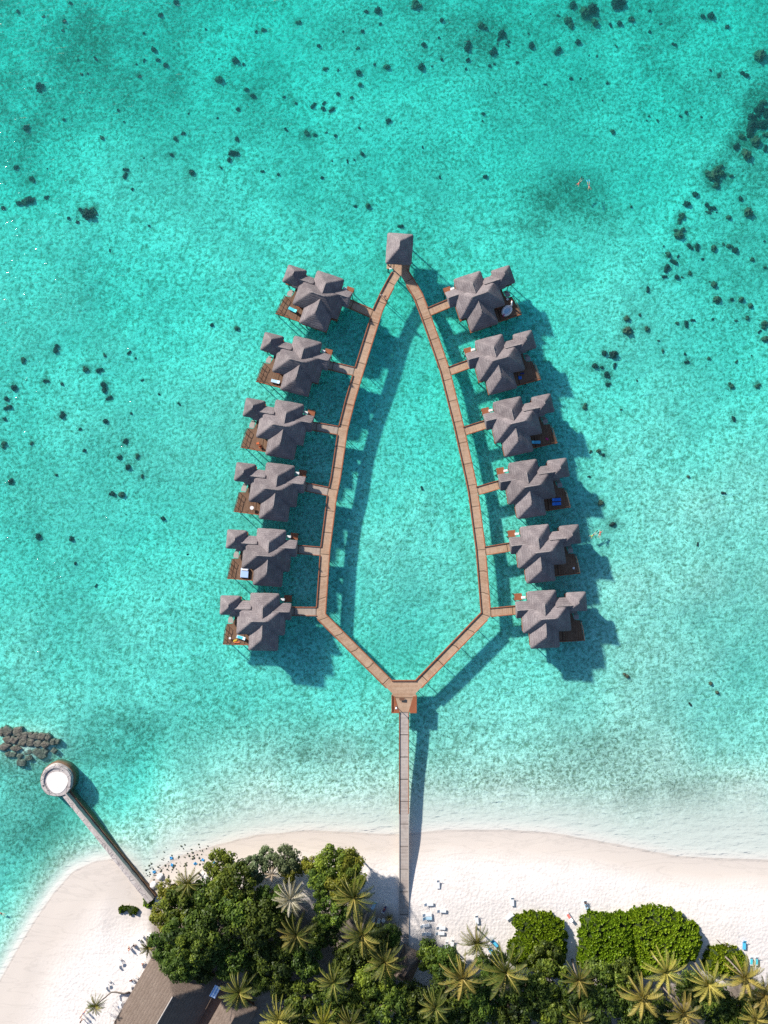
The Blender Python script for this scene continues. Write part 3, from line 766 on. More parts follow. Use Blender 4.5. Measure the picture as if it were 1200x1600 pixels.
# ------------------------------------------------------------------ stone groyne
def build_groyne():
    c = P(87.5, 1219.5, 1.5); root = empty('stone_groyne', (0, 0, 0), 0, 'pale stone breakwater with a round sand filled head and long arm', 'breakwater')
    def ring(name, r0, r1, z0, z1, mat, n=48, a0=0, a1=2 * math.pi, cx=0, cy=0, jit=0.06):
        bm = bmesh.new(); prof = []
        full = abs(a1 - a0) > 6.2
        for k in range(n + (0 if full else 1)):
            a = a0 + (a1 - a0) * k / n; j = 1 + jit * noise.noise(Vector((math.cos(a) * 2, math.sin(a) * 2, r1)))
            prof.append([bm.verts.new((c.x + cx + math.cos(a) * r * j, c.y + cy + math.sin(a) * r * j, z)) for r, z in ((r0, z0), (r0, z1), (r1, z1), (r1 * 1.04, z0))])
        for k in range(len(prof) if full else len(prof) - 1):
            q, w = prof[k], prof[(k + 1) % len(prof)]
            for i in range(4): bm.faces.new((q[i], q[(i + 1) % 4], w[(i + 1) % 4], w[i]))
        if not full: bm.faces.new(prof[0]); bm.faces.new(prof[-1][::-1])
        return bm_obj(name, bm, mat, root)
    ring('foundation', 0.1, 3.75, -2.4, 0.9, M_stone_dark)
    ring('head_pavement', 0.05, 3.5, 0.85, 1.45, M_stone)
    ring('parapet_wall', 2.75, 3.3, 1.4, 1.66, M_stone, 40, R(-25), R(200))
    ring('coping', 2.55, 2.76, 1.42, 1.56, M_grey, 40, R(60), R(230))
    bm = bmesh.new(); ps = []
    for k in range(40):
        a = 2 * math.pi * k / 40; r = 2.35 * (1 + 0.05 * math.sin(3 * a))
        ps.append((c.x + 0.25 + r * math.cos(a), c.y - 0.35 + r * math.sin(a)))
    poly_slab(bm, ps, 1.3, 1.5); bm_obj('sand_fill', bm, M_sandfill, root)
    path = [(100, 1242), (127, 1274.5), (155, 1308.5), (182, 1341), (209, 1374), (236, 1407)]
    pw = [P(x, y, 1.3).xy for x, y in path]
    bm = bmesh.new()
    def strip(name, w0, off, z0, z1a, z1b, mat, seed):
        bm = bmesh.new(); rows = []
        ln = plen(pw); n = 40
        for k in range(n + 1):
            s = ln * k / n; q = sub_path(pw, max(0, s - 0.3), min(ln, s + 0.3)); d = (q[-1] - q[0]).normalized(); nn = Vector((-d.y, d.x))
            p = sub_path(pw, max(0, s - 0.001), s + 0.001)[0]
            j = 0.1 * noise.noise(Vector((s * 0.6, seed, 0))); j2 = 0.12 * noise.noise(Vector((s * 0.6, seed + 9, 0)))
            z1 = z1a + (z1b - z1a) * k / n + 0.06 * noise.noise(Vector((s * 0.9, seed, 4)))
            w = w0 * (0.72 + 0.5 * k / n)
            l = p + nn * (off + w / 2 + j); r = p + nn * (off - w / 2 + j2)
            rows.append([bm.verts.new((l.x, l.y, z0)), bm.verts.new((l.x, l.y, z1)), bm.verts.new((r.x, r.y, z1)), bm.verts.new((r.x, r.y, z0))])
        for q, w_ in zip(rows, rows[1:]):
            for i in range(4): bm.faces.new((q[i], q[(i + 1) % 4], w_[(i + 1) % 4], w_[i]))
        bm.faces.new(rows[0][::-1]); bm.faces.new(rows[-1])
        return bm_obj(name, bm, mat, root)
    strip('arm', 1.35, 0, -2.4, 1.25, 1.6, M_stone, 1)
    strip('arm_wall', 0.42, 0.6, -2.3, 1.75, 2.05, M_grey, 2)
    strip('wall_footing', 0.4, 0.95, -2.3, 0.35, 0.9, M_stone_dark, 3)

# ------------------------------------------------------------------ rocks and corals
def lump_mesh(name, seed, mat, lumps=1, flat_=0.7, sub=3, rough=0.25):
    r = random.Random(seed); bm = bmesh.new()
    for k in range(lumps):
        a = r.uniform(0, 6.28); d = 0 if k == 0 else r.uniform(0.35, 0.75); s = 1.0 if lumps == 1 else r.uniform(0.35, 0.65)
        res = bmesh.ops.create_icosphere(bm, subdivisions=sub, radius=s, matrix=Matrix.Translation((math.cos(a) * d, math.sin(a) * d, 0)))
        for v in res['verts']:
            c = Vector((math.cos(a) * d, math.sin(a) * d, 0)); n = (v.co - c)
            v.co = c + n * (1 + rough * noise.noise(n * 2.2 / s + Vector((seed * 3.1, k * 5.0, 0))) + rough * 0.5 * noise.noise(n * 5.5 / s + Vector((seed, 0, k))))
            v.co.z *= flat_
    me = bpy.data.meshes.new(name)
    bmesh.ops.recalc_face_normals(bm, faces=bm.faces); bm.to_mesh(me); bm.free()
    me.polygons.foreach_set('use_smooth', [True] * len(me.polygons)); me.materials.append(mat)
    return me

CORALS = [(28,18,6),(68,26,4),(98,48,3),(110,5,5),(240,78,6),(247,94,6),(259,102,5),(225,52,3),(225,95,3),(217,120,6),(149,91,4),(122,94,3),(62,135,7),(62,143,4),(41,200,6),(100,187,3),(137,115,2),(140,145,2),(275,4,5),(275,217,6),(286,209,5),(400,50,5),(412,46,6),(466,36,6),(322,46,3),(368,95,6),(342,125,7),(395,150,8),(385,140,4),(508,107,6),(560,114,6),(528,110,3),(498,72,4),(536,49,3),(566,49,3),(572,18,6),(590,17,6),(585,101,4),(490,165,5),(505,170,6),(518,172,5),(550,152,6),(528,147,4),(480,210,9),(492,211,5),(524,212,3),(366,240,8),(358,250,4),(345,262,3),(300,270,8),(268,242,6),(196,265,5),(196,274,5),(207,296,4),(25,262,7),(51,280,7),(73,308,5),(40,317,8),(30,318,8),(48,313,7),(5,325,6),(138,335,10),(128,330,7),(147,329,8),(107,341,3),(121,347,3),(233,353,4),(566,241,7),(410,268,4),(555,322,4),(575,322,6),(519,252,3),(543,252,3),(435,273,3),(295,177,2),(336,207,2),(371,218,5),
(648,10,10),(754,40,10),(784,53,7),(690,32,5),(731,72,9),(770,80,9),(690,93,5),(658,105,6),(662,70,5),(604,105,6),(607,190,7),(675,103,3),(780,60,5),(830,72,11),(871,80,8),(890,35,12),(895,8,11),(925,15,10),(929,36,7),(965,5,12),(913,20,9),(986,30,5),(1015,17,5),(954,39,4),(968,37,5),(1032,37,3),(1053,70,5),(1098,26,7),(1110,25,7),(1136,42,4),(1015,50,3),(932,88,3),(903,66,5),(1186,88,10),(1123,118,5),(1163,117,7),(1110,110,4),(892,123,3),(907,123,3),(852,132,3),(1014,181,3),(1010,188,3),(1028,189,3.5),(1063,182,3),(1072,176,3),(1096,183,3),(957,206,4),(941,157,2),(755,178,3),(754,189,3),(758,276,4),(687,277,3),(626,354,5),(660,230,3),(986,323,3),
(1190,160,12),(1186,174,13),(1178,188,13),(1172,203,13),(1192,193,12),(1160,215,11),(1150,228,9),(1197,177,11),(1165,242,9),(1195,232,6),(1180,222,8),(1197,212,8),(1122,262,10),(1113,275,10),(1118,287,9),(1128,271,9),(1141,275,7),(1106,272,6),
(1086,304,5),(1073,319,6),(1066,336,8),(1062,345,6),(1055,360,8),(1066,360,7),(1060,368,7),(1078,386,6),(1089,387,6),(1037,384,4),(1044,398,5),(1052,409,6),(1041,420,7),(1038,432,5),(1057,433,5),(1065,433,4),(1077,427,5),(1012,452,5),(1104,320,5),(1112,325,6),(1106,332,5),(1157,311,7),(1168,332,9),(1138,340,5),(1140,384,6),(1115,388,6),(1130,382,5),(1148,391,5),(1174,406,5),(1196,418,6),(1115,445,6),(1120,468,7),(1143,468,5),(1158,468,6),(1172,478,5),(1167,498,8),(1195,508,10),(1195,530,6),(979,498,5),(1000,492,4),(980,517,8),(1010,515,6),(1072,507,5),(1058,506,4),(1082,500,4),(1028,532,3),(958,554,7),(944,552,5),(929,572,6),(940,574,5),(960,572,4.5),(949,586,7),(950,600,5.5),(995,594,4),(971,640,4),(913,635,6),(1141,603,7),(1183,602,7),(1150,565,4),(1070,553,4),(1073,566,5),(1036,549,4),(1107,560,3),
(87,545,7),(37,563,6),(72,595,5),(97,600,3),(10,623,7),(12,637,6),(7,655,5),(22,606,5),(135,577,7),(155,578,6),(163,555,4),(202,551,4),(212,560,3),(163,605,8),(170,622,5),(97,648,8),(125,670,4),(165,658,5),(205,646,4),(50,692,6),(7,695,8),(197,690,6),(187,714,6),(215,713,6),(200,730,6),(222,745,6),(175,772,7),(190,773,5),(17,752,5),(88,742,3),(132,704,3),(60,838,5),(112,842,4),(118,880,5),(255,810,4),(280,631,3),(249,616,3),(293,866,2),(222,594,3),(370,513,5),(331,508,4),
(957,819,8),(978,1056,6),(659,763,4),(935,705,4),(942,711,5),(923,706,4),(940,786,6),(1146,655,5),(1110,1068,4),(1120,1082,4),(1078,1100,3),(150,915,3),(920,745,3),(1075,745,3),(1130,770,4),(1090,850,3)]
_cr = random.Random(31)
for _x, _y, _sx, _sy, _n in ((760, 70, 70, 45, 14), (400, 130, 130, 70, 14), (120, 200, 80, 110, 10), (1130, 420, 45, 80, 10), (900, 60, 90, 40, 8), (560, 200, 60, 80, 5)):
    for _k in range(_n):
        _p = (_cr.gauss(_x, _sx), _cr.gauss(_y, _sy), _cr.uniform(1.8, 4.2))
        if 4 < _p[0] < 1196 and 4 < _p[1] < 560: CORALS.append(_p)
ORD = ['first', 'second', 'third', 'fourth', 'fifth', 'sixth', 'seventh', 'eighth', 'ninth', 'tenth', 'eleventh', 'twelfth', 'thirteenth', 'fourteenth', 'fifteenth', 'sixteenth', 'seventeenth', 'eighteenth', 'nineteenth', 'twentieth']
CROW = [(70, 'by the top edge'), (150, 'under the top edge'), (240, 'high above the pavilion'), (330, 'above the pavilion'), (400, 'beside the pavilion'), (500, 'beside the topmost villas'), (600, 'beside the second villas'), (700, 'beside the third villas'),
        (800, 'beside the fourth villas'), (905, 'beside the fifth villas'), (1700, 'below the fifth villas')]
CCOL = [(150, 'far left'), (300, 'left'), (600, 'left centre'), (800, 'right centre'), (950, 'right'), (1070, 'mid right'), (1300, 'far right')]
def build_corals():
    mats = [M_coral, M_coral_b]
    mk = [[lump_mesh('coral_head', 20 + 7 * k + j, mats[j], 1 + (k % 5), 0.75, 4, 0.55) for k in range(6)] for j in range(2)]
    def zone(x, y): return next(t for m, t in CROW if y < m), next(t for m, t in CCOL if x < m)
    zs = {}
    for i, (x, y, r) in enumerate(CORALS): zs.setdefault(zone(x, y), []).append((x, y, i))
    rank_of = {i: (z, k, len(l)) for z, l in zs.items() for k, (_, _, i) in enumerate(sorted(l))}
    for i, (x, y, r) in enumerate(CORALS):
        g = P(x, y, -2.0); z = tz(g.x, g.y); g = P(x, y, z)
        big = r >= 8
        j = 1 if rnd.random() < (0.45 if x > 850 else 0.25) else 0
        me = mk[j][(rnd.randrange(1, 6) if big else rnd.randrange(6))]
        o = bpy.data.objects.new('coral_head', me); COL.objects.link(o)
        s = r * 0.86 / 7.0 * (0.88 if me is mk[j][0] or me is mk[j][4] else 1.0)
        o.location = (g.x, g.y, z + 0.05 * s)
        hz = min(s * 1.1, 1.25)
        o.scale = (s * rnd.uniform(0.8, 1.1), s * rnd.uniform(0.75, 1.1), hz); o.rotation_euler = (0, 0, rnd.uniform(0, 6.28))
        (rw, cl), k, n = rank_of[i]
        hue = 'brown' if j else 'blackish'
        size = 'large' if r >= 8 else 'medium' if r >= 5 else 'small'
        lab = f'{size} {hue} coral head, {cl}, {rw}' + ('' if n == 1 else f', {ORD[k]} of {n} from left')
        tag(o, lab, 'coral', 'coral heads on the lagoon floor')

def build_reef():
    """brown cracked rock shelf breaking the surface beside the groyne head"""
    bl = [(95,215,72,62,0),(262,215,68,58,0),(110,330,58,44,0),(200,340,58,44,0),(345,285,62,58,0),(62,432,78,44,0),(330,372,58,48,0),(440,372,54,54,0),(500,280,76,40,0),(605,285,58,44,0),(552,385,58,44,0),(650,400,54,44,0),(692,295,42,44,0),(762,362,38,44,1),(230,455,66,38,0),(190,545,52,34,1),(410,490,76,48,1),(540,500,66,56,1),(645,500,48,44,1),(310,660,66,48,1),(600,560,56,44,1),(780,490,38,34,1),(830,360,33,33,1),(290,560,44,36,1),(20,225,40,50,0),(420,590,50,36,1),(120,540,40,36,1),(290,290,40,30,0),(440,250,40,26,0)]
    def slab(seed):
        r = random.Random(seed); me = lump_mesh('reef_rock', seed, M_rock, 1, 1.0, 4, 0.1)
        for v in me.vertices:
            c = v.co; a = math.atan2(c.y, c.x); rr = math.hypot(c.x, c.y); k = max(abs(math.cos(a + seed)), abs(math.sin(a + seed)))
            f = (rr ** 0.55) / max(rr, 1e-4) * (0.82 / k) ** 0.8 * (1 + 0.12 * noise.noise(Vector((math.cos(a) * 1.5, math.sin(a) * 1.5, seed))))
            v.co = Vector((c.x * f, c.y * f, math.copysign(abs(c.z) ** 0.45, c.z) + 0.16 * noise.noise(Vector((c.x * 3, c.y * 3, seed)))))
        return me
    ms = [slab(200 + k) for k in range(6)]
    for i, (zx, zy, rx, ry, deep) in enumerate(bl):
        px, py = zx / 9.23, 1120 + zy / 9.23
        zt = (-0.2 + 0.1 * rnd.random()) if not deep else -0.3 - 0.2 * rnd.random()
        p = P(px, py, zt - 0.3)
        o = bpy.data.objects.new('reef_rock', ms[i % 6]); COL.objects.link(o)
        o.location = (p.x, p.y, zt - 0.72)
        o.scale = (rx / 9.23 / 7 * 1.3, ry / 9.23 / 7 * 1.32, 0.7); o.rotation_euler = (0, 0, rnd.uniform(-0.3, 0.3))
        row = lambda q: 4 if q[1] > 470 else 3 if q[1] > 400 else 2 if q[1] > 305 else 1 if q[1] > 245 else 0
        same = sorted(q[0] for q in bl if row(q) == row(bl[i]))
        rn = ['top row', 'second row', 'middle row', 'fourth row', 'bottom row'][row(bl[i])]
        lab = f'{"greenish drowned" if deep else "cracked brown"} reef rock by the breakwater head, {rn} of the shelf, {ORD[same.index(zx)]} from left'
        tag(o, lab, 'rock', 'drowned reef rocks' if deep else 'brown reef rocks of the shelf')

def build_shore_debris():
    ms = [lump_mesh('boulder', 300 + k, M_boulder, 1, 0.7, 3, 0.3) for k in range(3)]
    for i, (x, y, r, lab) in enumerate([(251, 1370, 5.5, 'rounded white boulder beside the leafy grove edge, upper of a pair'), (240.5, 1383, 6, 'largest rounded white boulder beside the breakwater root'),
                                        (247, 1407, 6, 'white boulder below the breakwater root among leaves'), (236, 1462, 5, 'white boulder beside the small palm at the grove edge'),
                                        (323, 1370, 4.5, 'pale boulder in the gap right of the first palm'), (318, 1366, 3, 'smaller pale boulder in the gap right of the first palm'), (244, 1425, 3, 'small white stone half hidden by the grove edge')]):
        p = P(x, y, 1); z = tz(p.x, p.y); p = P(x, y, z)
        o = bpy.data.objects.new('boulder', ms[i % 3]); COL.objects.link(o)
        o.location = (p.x, p.y, z + 0.1); o.scale = (r / 7, r / 7 * 0.9, r / 9); o.rotation_euler = (0, 0, i)
        tag(o, lab, 'boulder', 'white boulders by the grove')
    r = random.Random(5); bm = bmesh.new(); ms_ = [lump_mesh('rubble', 320 + k, M_rubble, 2, 0.7, 1, 0.4) for k in range(4)]
    for i in range(130):
        t = r.random()
        x = 225 + 100 * t + r.gauss(0, 7); y = 1372 - 42 * t + r.gauss(0, 11) - (8 if r.random() < 0.4 else 0)
        if x < 222: continue
        p = P(x, y, 0); z = tz(p.x, p.y); p = P(x, y, z); s = r.uniform(0.1, 0.4)
        n0 = len(bm.verts); bm.from_mesh(ms_[i % 4]); bm.verts.ensure_lookup_table()
        m = Matrix.Translation((p.x, p.y, z + s * 0.2)) @ Matrix.Rotation(r.uniform(0, 6), 4, 'Z') @ Matrix.Diagonal((s, s * r.uniform(0.6, 1), s * 0.7, 1))
        for v in bm.verts[n0:]: v.co = m @ v.co
    o = bm_obj('rubble', bm, M_rubble, None, True)
    tag(o, 'dark weedy rubble strewn on the shore between breakwater and grove', 'rubble', None, 'stuff')
    mb = flat('blue_plastic', (0.05, 0.3, 0.6), 0.4)
    for i, (x, y, lab) in enumerate([(268, 1340, 'leftmost scrap of blue plastic at the water edge by the grove'), (269, 1351, 'blue plastic scrap just below the leftmost one'), (317, 1343, 'brightest blue plastic scrap above the first palm'),
                                     (305, 1349, 'pale blue plastic scrap at the top of the first palm'), (335, 1348, 'blue plastic scrap nearest the bright green tree'), (241, 1362, 'teal plastic scrap among the weedy rubble')]):
        p = P(x, y, 0.5); z = tz(p.x, p.y); p = P(x, y, z)
        bm = bmesh.new(); bmesh.ops.create_grid(bm, x_segments=6, y_segments=5, size=0.27)
        for v in bm.verts: v.co.z += 0.12 + 0.16 * noise.noise(v.co * 4 + Vector((i * 3, 0, 0))); v.co.x *= 1.2 + 0.3 * noise.noise(v.co * 3)
        ex = bmesh.ops.extrude_face_region(bm, geom=list(bm.faces))
        for v in [g for g in ex['geom'] if isinstance(g, bmesh.types.BMVert)]: v.co.z += 0.02
        o = bm_obj('plastic_scrap', bm, mb); o.location = (p.x, p.y, z + 0.03); o.rotation_euler = (0, 0, i * 1.3)
        tag(o, lab, 'litter', 'blue plastic scraps')

# ------------------------------------------------------------------ vegetation
def crown_mesh(name, seed, R_, Hc, mat, nclump=30, per=110, leaf=0.3, tone0=0.4):
    rs = np.random.RandomState(seed); Vs = []; T = []
    for k in range(nclump):
        a = rs.rand() * 6.283; rr = R_ * (0.92 * math.sqrt(rs.rand())) ; rr = min(rr, R_ * 0.8)
        zc = Hc * (1 - (rr / R_) ** 2) ** 0.5 * rs.uniform(0.55, 1.0) - (Hc * 0.5 if rs.rand() < 0.2 else 0)
        c = np.array([math.cos(a) * rr, math.sin(a) * rr, zc]); rc = R_ * rs.uniform(0.2, 0.36)
        tone = tone0 + rs.normal(0, 0.13)
        d = rs.normal(size=(per, 3)); d /= np.linalg.norm(d, axis=1)[:, None]; d[:, 2] = np.abs(d[:, 2]) * 0.9 - 0.25
        pos = c + d * rc * rs.uniform(0.55, 1.12, (per, 1)) * np.array([1, 1, 0.8])
        nrm = d + rs.normal(0, 0.45, (per, 3)) + np.array([0, 0, 0.5]); nrm /= np.linalg.norm(nrm, axis=1)[:, None]
        t = np.cross(nrm, rs.normal(size=(per, 3))); t /= np.linalg.norm(t, axis=1)[:, None]; b = np.cross(nrm, t)
        s = leaf * rs.uniform(0.6, 1.25, (per, 1))
        Vs.append(np.stack([pos - t * s, pos - b * s * 0.5 + nrm * s * 0.15, pos + t * s, pos + b * s * 0.5 + nrm * s * 0.15], 1))
        T.append(tone + rs.normal(0, 0.12, per))
    return quads(name, np.concatenate(Vs), np.concatenate(T), mat)

def trunk_obj(h, rr, parent, mesh=None, R_=3.0):
    if mesh is not None: return link_mesh('trunk', mesh, None, parent)
    bm = bmesh.new(); r = random.Random(int(h * 100 + R_ * 10))
    tube(bm, [(0, 0, -0.3), (0.06, 0.03, h * 0.3), (0.0, 0.1, h * 0.6), (0.1, 0, h)], [rr * 1.3, rr, rr * 0.8, rr * 0.45], 8)
    for k in range(5):
        a = k * 1.257 + r.random(); z = h * r.uniform(0.45, 0.7); e = R_ * 0.65
        tube(bm, [(0, 0, z), (math.cos(a) * e * 0.5, math.sin(a) * e * 0.5, z + h * 0.16), (math.cos(a) * e, math.sin(a) * e, z + h * 0.3)], [rr * 0.5, rr * 0.35, rr * 0.15], 6)
    return bm_obj('trunk', bm, M_bark, parent, True)

TREES = [(281,1512,25,'d',10.8),(312,1518,22,'d',9),(300,1486,26,'m',11),  # plan x, y, crown radius, kind (d dark, m mid, b bright, y yellow, g grey green), height
    (262,1400,20,'y',5),(254,1438,22,'y',5.5),(282,1418,30,'m',6.5),(256,1478,26,'d',6.5),(292,1462,36,'d',8.5),(330,1455,34,'d',9),(345,1356,25,'b',6),(368,1385,30,'m',7.5),
    (318,1412,32,'d',7),(372,1424,30,'m',8.5),(396,1362,22,'g',5.5),(340,1402,28,'b',7.5),(416,1347,17,'g',5),(447,1346,21,'g',5.5),(485,1358,16,'y',5.5),(452,1366,18,'y',5),(518,1350,25,'b',7),(546,1350,21,'y',7),
    (500,1384,22,'m',7),(528,1388,22,'y',8),(545,1376,24,'b',7.5),(398,1448,34,'d',9),(430,1502,30,'d',7),(518,1428,26,'m',7.5),(352,1500,30,'d',8),(395,1492,26,'d',6.5),(302,1510,26,'d',8),(270,1505,22,'m',7),
    (478,1500,28,'d',6.5),(545,1512,30,'d',6.5),(585,1535,28,'b',8),(572,1562,26,'m',7),(476,1562,26,'m',6.5),(522,1575,28,'d',6.5),(612,1575,32,'m',7.5),(645,1570,28,'d',7),(436,1545,22,'d',6),(578,1475,26,'d',6),(505,1462,24,'d',6),
    (420,1412,24,'d',6.5),(440,1432,22,'m',6),(610,1470,18,'d',4.5),(672,1498,24,'m',4.5),(700,1512,26,'d',5.5),(700,1562,32,'d',7),(655,1592,28,'d',6.5),(730,1590,30,'d',7),(760,1565,32,'d',7),(828,1560,32,'d',7.5),(800,1592,30,'d',7),(860,1535,30,'m',6.5),(868,1588,30,'m',7),
    (940,1575,32,'d',7.5),(945,1540,30,'m',6.5),(985,1590,28,'d',7),(1035,1592,30,'d',7),(1115,1575,30,'d',7),(1150,1592,28,'d',7),(905,1558,28,'d',7),(975,1530,26,'m',6),(770,1512,24,'d',5.5),(855,1502,26,'m',5),(1085,1550,24,'d',6),(460,1594,28,'d',7),(560,1596,28,'d',7),(400,1540,20,'d',6),(690,1600,26,'m',6.5),(1185,1575,26,'d',6)]
KIND = {'d': 'deep green tree', 'm': 'mid green tree', 'b': 'bright green tree', 'y': 'yellow green tree', 'g': 'pale grey green tree'}
def tree_place(x, y):
    if x < 300 and y < 1450: return 'at the grove edge beside the breakwater'
    if x < 380 and y < 1400: return 'on the seaward grove edge after the first palm'
    if x < 470 and y < 1400: return 'around the dead brown palm'
    if x < 600 and y < 1400: return 'at the right shoulder of the left grove'
    if x < 420 and y < 1535: return 'in the dense grove above the hall roof'
    if x < 620 and y < 1480: return 'in the middle of the left grove'
    if x < 500: return 'in the left grove beside the sandy clearing'
    if x < 625: return 'in the left grove beside the pier hut'
    if x < 720: return 'just right of the pier hut'
    if x < 880: return 'among palms below the leftmost rounded bush'
    if x < 1000: return 'among palms below the large bush'
    return 'among palms in the lower right corner'
def build_trees():
    var = {}
    spec = {'d': (M_leaf, 0.36), 'm': (M_leaf, 0.52), 'b': (M_leaf, 0.72), 'y': (M_leaf_y, 0.62), 'g': (M_leaf_g, 0.55)}
    for k, (m, t) in spec.items():
        var[k] = [crown_mesh('crown', 40 + 5 * j + ord(k), 3.5, 2.6, m, 34, 105, 0.3, t) for j in range(3 if k in 'dm' else 2)]
    tm = None
    seen = {}
    for i, (x, y, r, k, h) in enumerate(TREES):
        zc = h + 1.2; c = P(x, y, zc); s = r / 7.0 / 3.5
        g = tz(c.x, c.y)
        o = empty('broadleaf_tree', (c.x, c.y, g), rnd.uniform(0, 6.28), f'{KIND[k]} {tree_place(x, y)}', 'tree')
        seen.setdefault(o['label'], []).append((i, o))
        t = trunk_obj(6.0, 0.22, o, tm); tm = t.data; t.scale = (s, s, (h - 0.6) / 6.0)
        cr = link_mesh('crown', var[k][i % len(var[k])], None, o)
        cr.location = (0, 0, h - g - 1.1); cr.scale = (s, s, s * 0.95 + 0.1)
        o['group'] = 'broad leaved trees of the shore grove'
    for lab, l in seen.items():
        if len(l) < 2: continue
        l.sort(key=lambda q: TREES[q[0]][1])
        # tell lookalikes apart by where they stand within their part of the grove
        if len(l) == 2:
            l[0][1]['label'] = lab + ', the upper one'; l[1][1]['label'] = lab + ', the lower one'
        else:
            by = sorted(l, key=lambda q: TREES[q[0]][0])
            for n, (i, o) in enumerate(by): o['label'] = lab + f', {ORD[n]} from left'

def palm_crown(name, seed, mat, nf=26, Lf=4.2, tone0=0.5, droop=1.0):
    rs = np.random.RandomState(seed); Q_ = []; T = []
    for f in range(nf):
        lay = f / nf
        az = f * 2.399 + rs.normal(0, 0.15); el = R(78 - 88 * lay ** 0.8 + rs.normal(0, 6)); ln = Lf * rs.uniform(0.85, 1.08) * (0.75 + 0.25 * min(1, lay * 2 + 0.3))
        p = np.array([0, 0, 0.0]); n = 16; pts = [p.copy()]; dirs = []
        e = el
        side0 = np.array([-math.sin(az), math.cos(az), 0]); tw = rs.normal(0, 0.12)
        for s in range(n):
            dr = np.array([math.cos(az) * math.cos(e), math.sin(az) * math.cos(e), math.sin(e)])
            p = p + dr * ln / n; pts.append(p.copy()); dirs.append(dr); e -= (0.075 + 0.05 * s / n) * droop; az += tw / n
        tone = tone0 - 0.18 * lay + rs.normal(0, 0.12) + (0.12 if lay < 0.25 else 0)
        for s in range(n):      # midrib
            w = 0.075 * (1 - s / n) + 0.02; up = np.cross(dirs[s], side0)
            Q_.append([pts[s] - side0 * w, pts[s] + side0 * w, pts[s + 1] + side0 * w * 0.9, pts[s + 1] - side0 * w * 0.9]); T.append(tone + 0.38)
        for s in range(1, n):
            for sub in (0, 0.5):
                q = pts[s] * (1 - sub) + pts[s + 1] * sub; tt = (s + sub) / n
                lw = 0.82 * math.sin(math.pi * (0.12 + 0.86 * tt)) ** 0.7 * Lf / 4.2
                up = np.cross(dirs[s], side0)
                for sg in (1, -1):
                    d = side0 * sg * 0.7 + dirs[s] * 0.75 - np.abs(up) * 0.0 + np.array([0, 0, -0.5 - 0.4 * rs.rand()]) + rs.normal(0, 0.07, 3)
                    d /= np.linalg.norm(d); wv = dirs[s] * 0.04
                    tip = q + d * lw; mid = q + d * lw * 0.5 + np.array([0, 0, 0.04])
                    Q_.append([q - wv, q + wv, mid + wv * 0.9, tip]); T.append(tone + rs.normal(0, 0.1))
    return quads(name, np.array(Q_), np.array(T), mat)

PALMS = [  # plan x, y, frond radius, kind, height, label
    (294,1380,28,'n',6,'first palm on the left, open crown at the seaward edge of the grove'),(454,1404,31,'p',9,'palm with whitish bleached fronds at the top of the left grove'),
    (553,1402,38,'n',10,'wide palm leaning out over the sand left of the pier'),(463,1460,36,'n',9,'palm directly below the whitish palm in the left grove'),(565,1460,40,'n',9.5,'large palm below the wide seaward palm left of the pier'),
    (601,1502,38,'n',9,'palm arching over the lower end of the pier'),(745,1473,31,'n',8,'palm on the sand beside the blue sunbeds right of the pier'),(722,1527,38,'o',10,'palm with a reddish heart in the lower middle'),
    (790,1518,47,'n',10,'widest palm, below the left rounded beach bush'),(680,1573,31,'n',9,'small bright palm right of the pier end hut near the bottom'),(904,1530,31,'n',9,'palm in the gap between the two rounded beach bushes'),
    (1040,1518,36,'o',10,'golden palm at the foot of the large rounded bush'),(1003,1558,39,'o',10.5,'golden palm with a pink heart below the large bush'),(1067,1582,35,'o',10,'golden palm near the bottom edge, second from lower right cluster'),
    (1106,1537,36,'o',10,'golden palm left of the small round bush gap'),(1163,1527,37,'o',10,'golden palm overlapping the small round bush'),(1194,1555,32,'o',9,'palm cut by the right edge of the photo'),
    (374,1550,34,'n',10,'palm over the dark roof beside the striped awning'),(521,1534,32,'n',9,'palm with a reddish heart in the lower left grove'),(436,1592,34,'o',9,'palm cut by the bottom edge beside the sandy clearing'),
    (505,1598,29,'y',9,'bright yellow palm cut by the bottom edge'),(548,1598,28,'n',9,'palm cut by the bottom edge right of the yellow one'),(905,1594,30,'n',8,'palm cut by the bottom edge below the bush gap'),
    (1180,1592,28,'o',8,'orange tinted palm in the lower right corner'),(232,1480,18,'n',3.5,'small palm poking out of the grove beside the white boulder'),(425,1366,21,'x',6,'dead brown palm at the seaward edge of the grove'),
    (608,1433,8,'n',1.3,'young palm seedling on the sand left of the pier'),(616.5,1446,5,'n',0.9,'tiny four leaved palm seedling against the pier')]
def palm_trunk(h, base=(0, 0)):
    bm = bmesh.new(); n = 9; pts = []; rad = []
    for k in range(n + 1):
        t = k / n; pts.append((base[0] * (1 - t) ** 2, base[1] * (1 - t) ** 2, h * t)); rad.append(0.19 - 0.08 * t + (0.1 if k == 0 else 0))
    tube(bm, pts, rad, 8); return bm
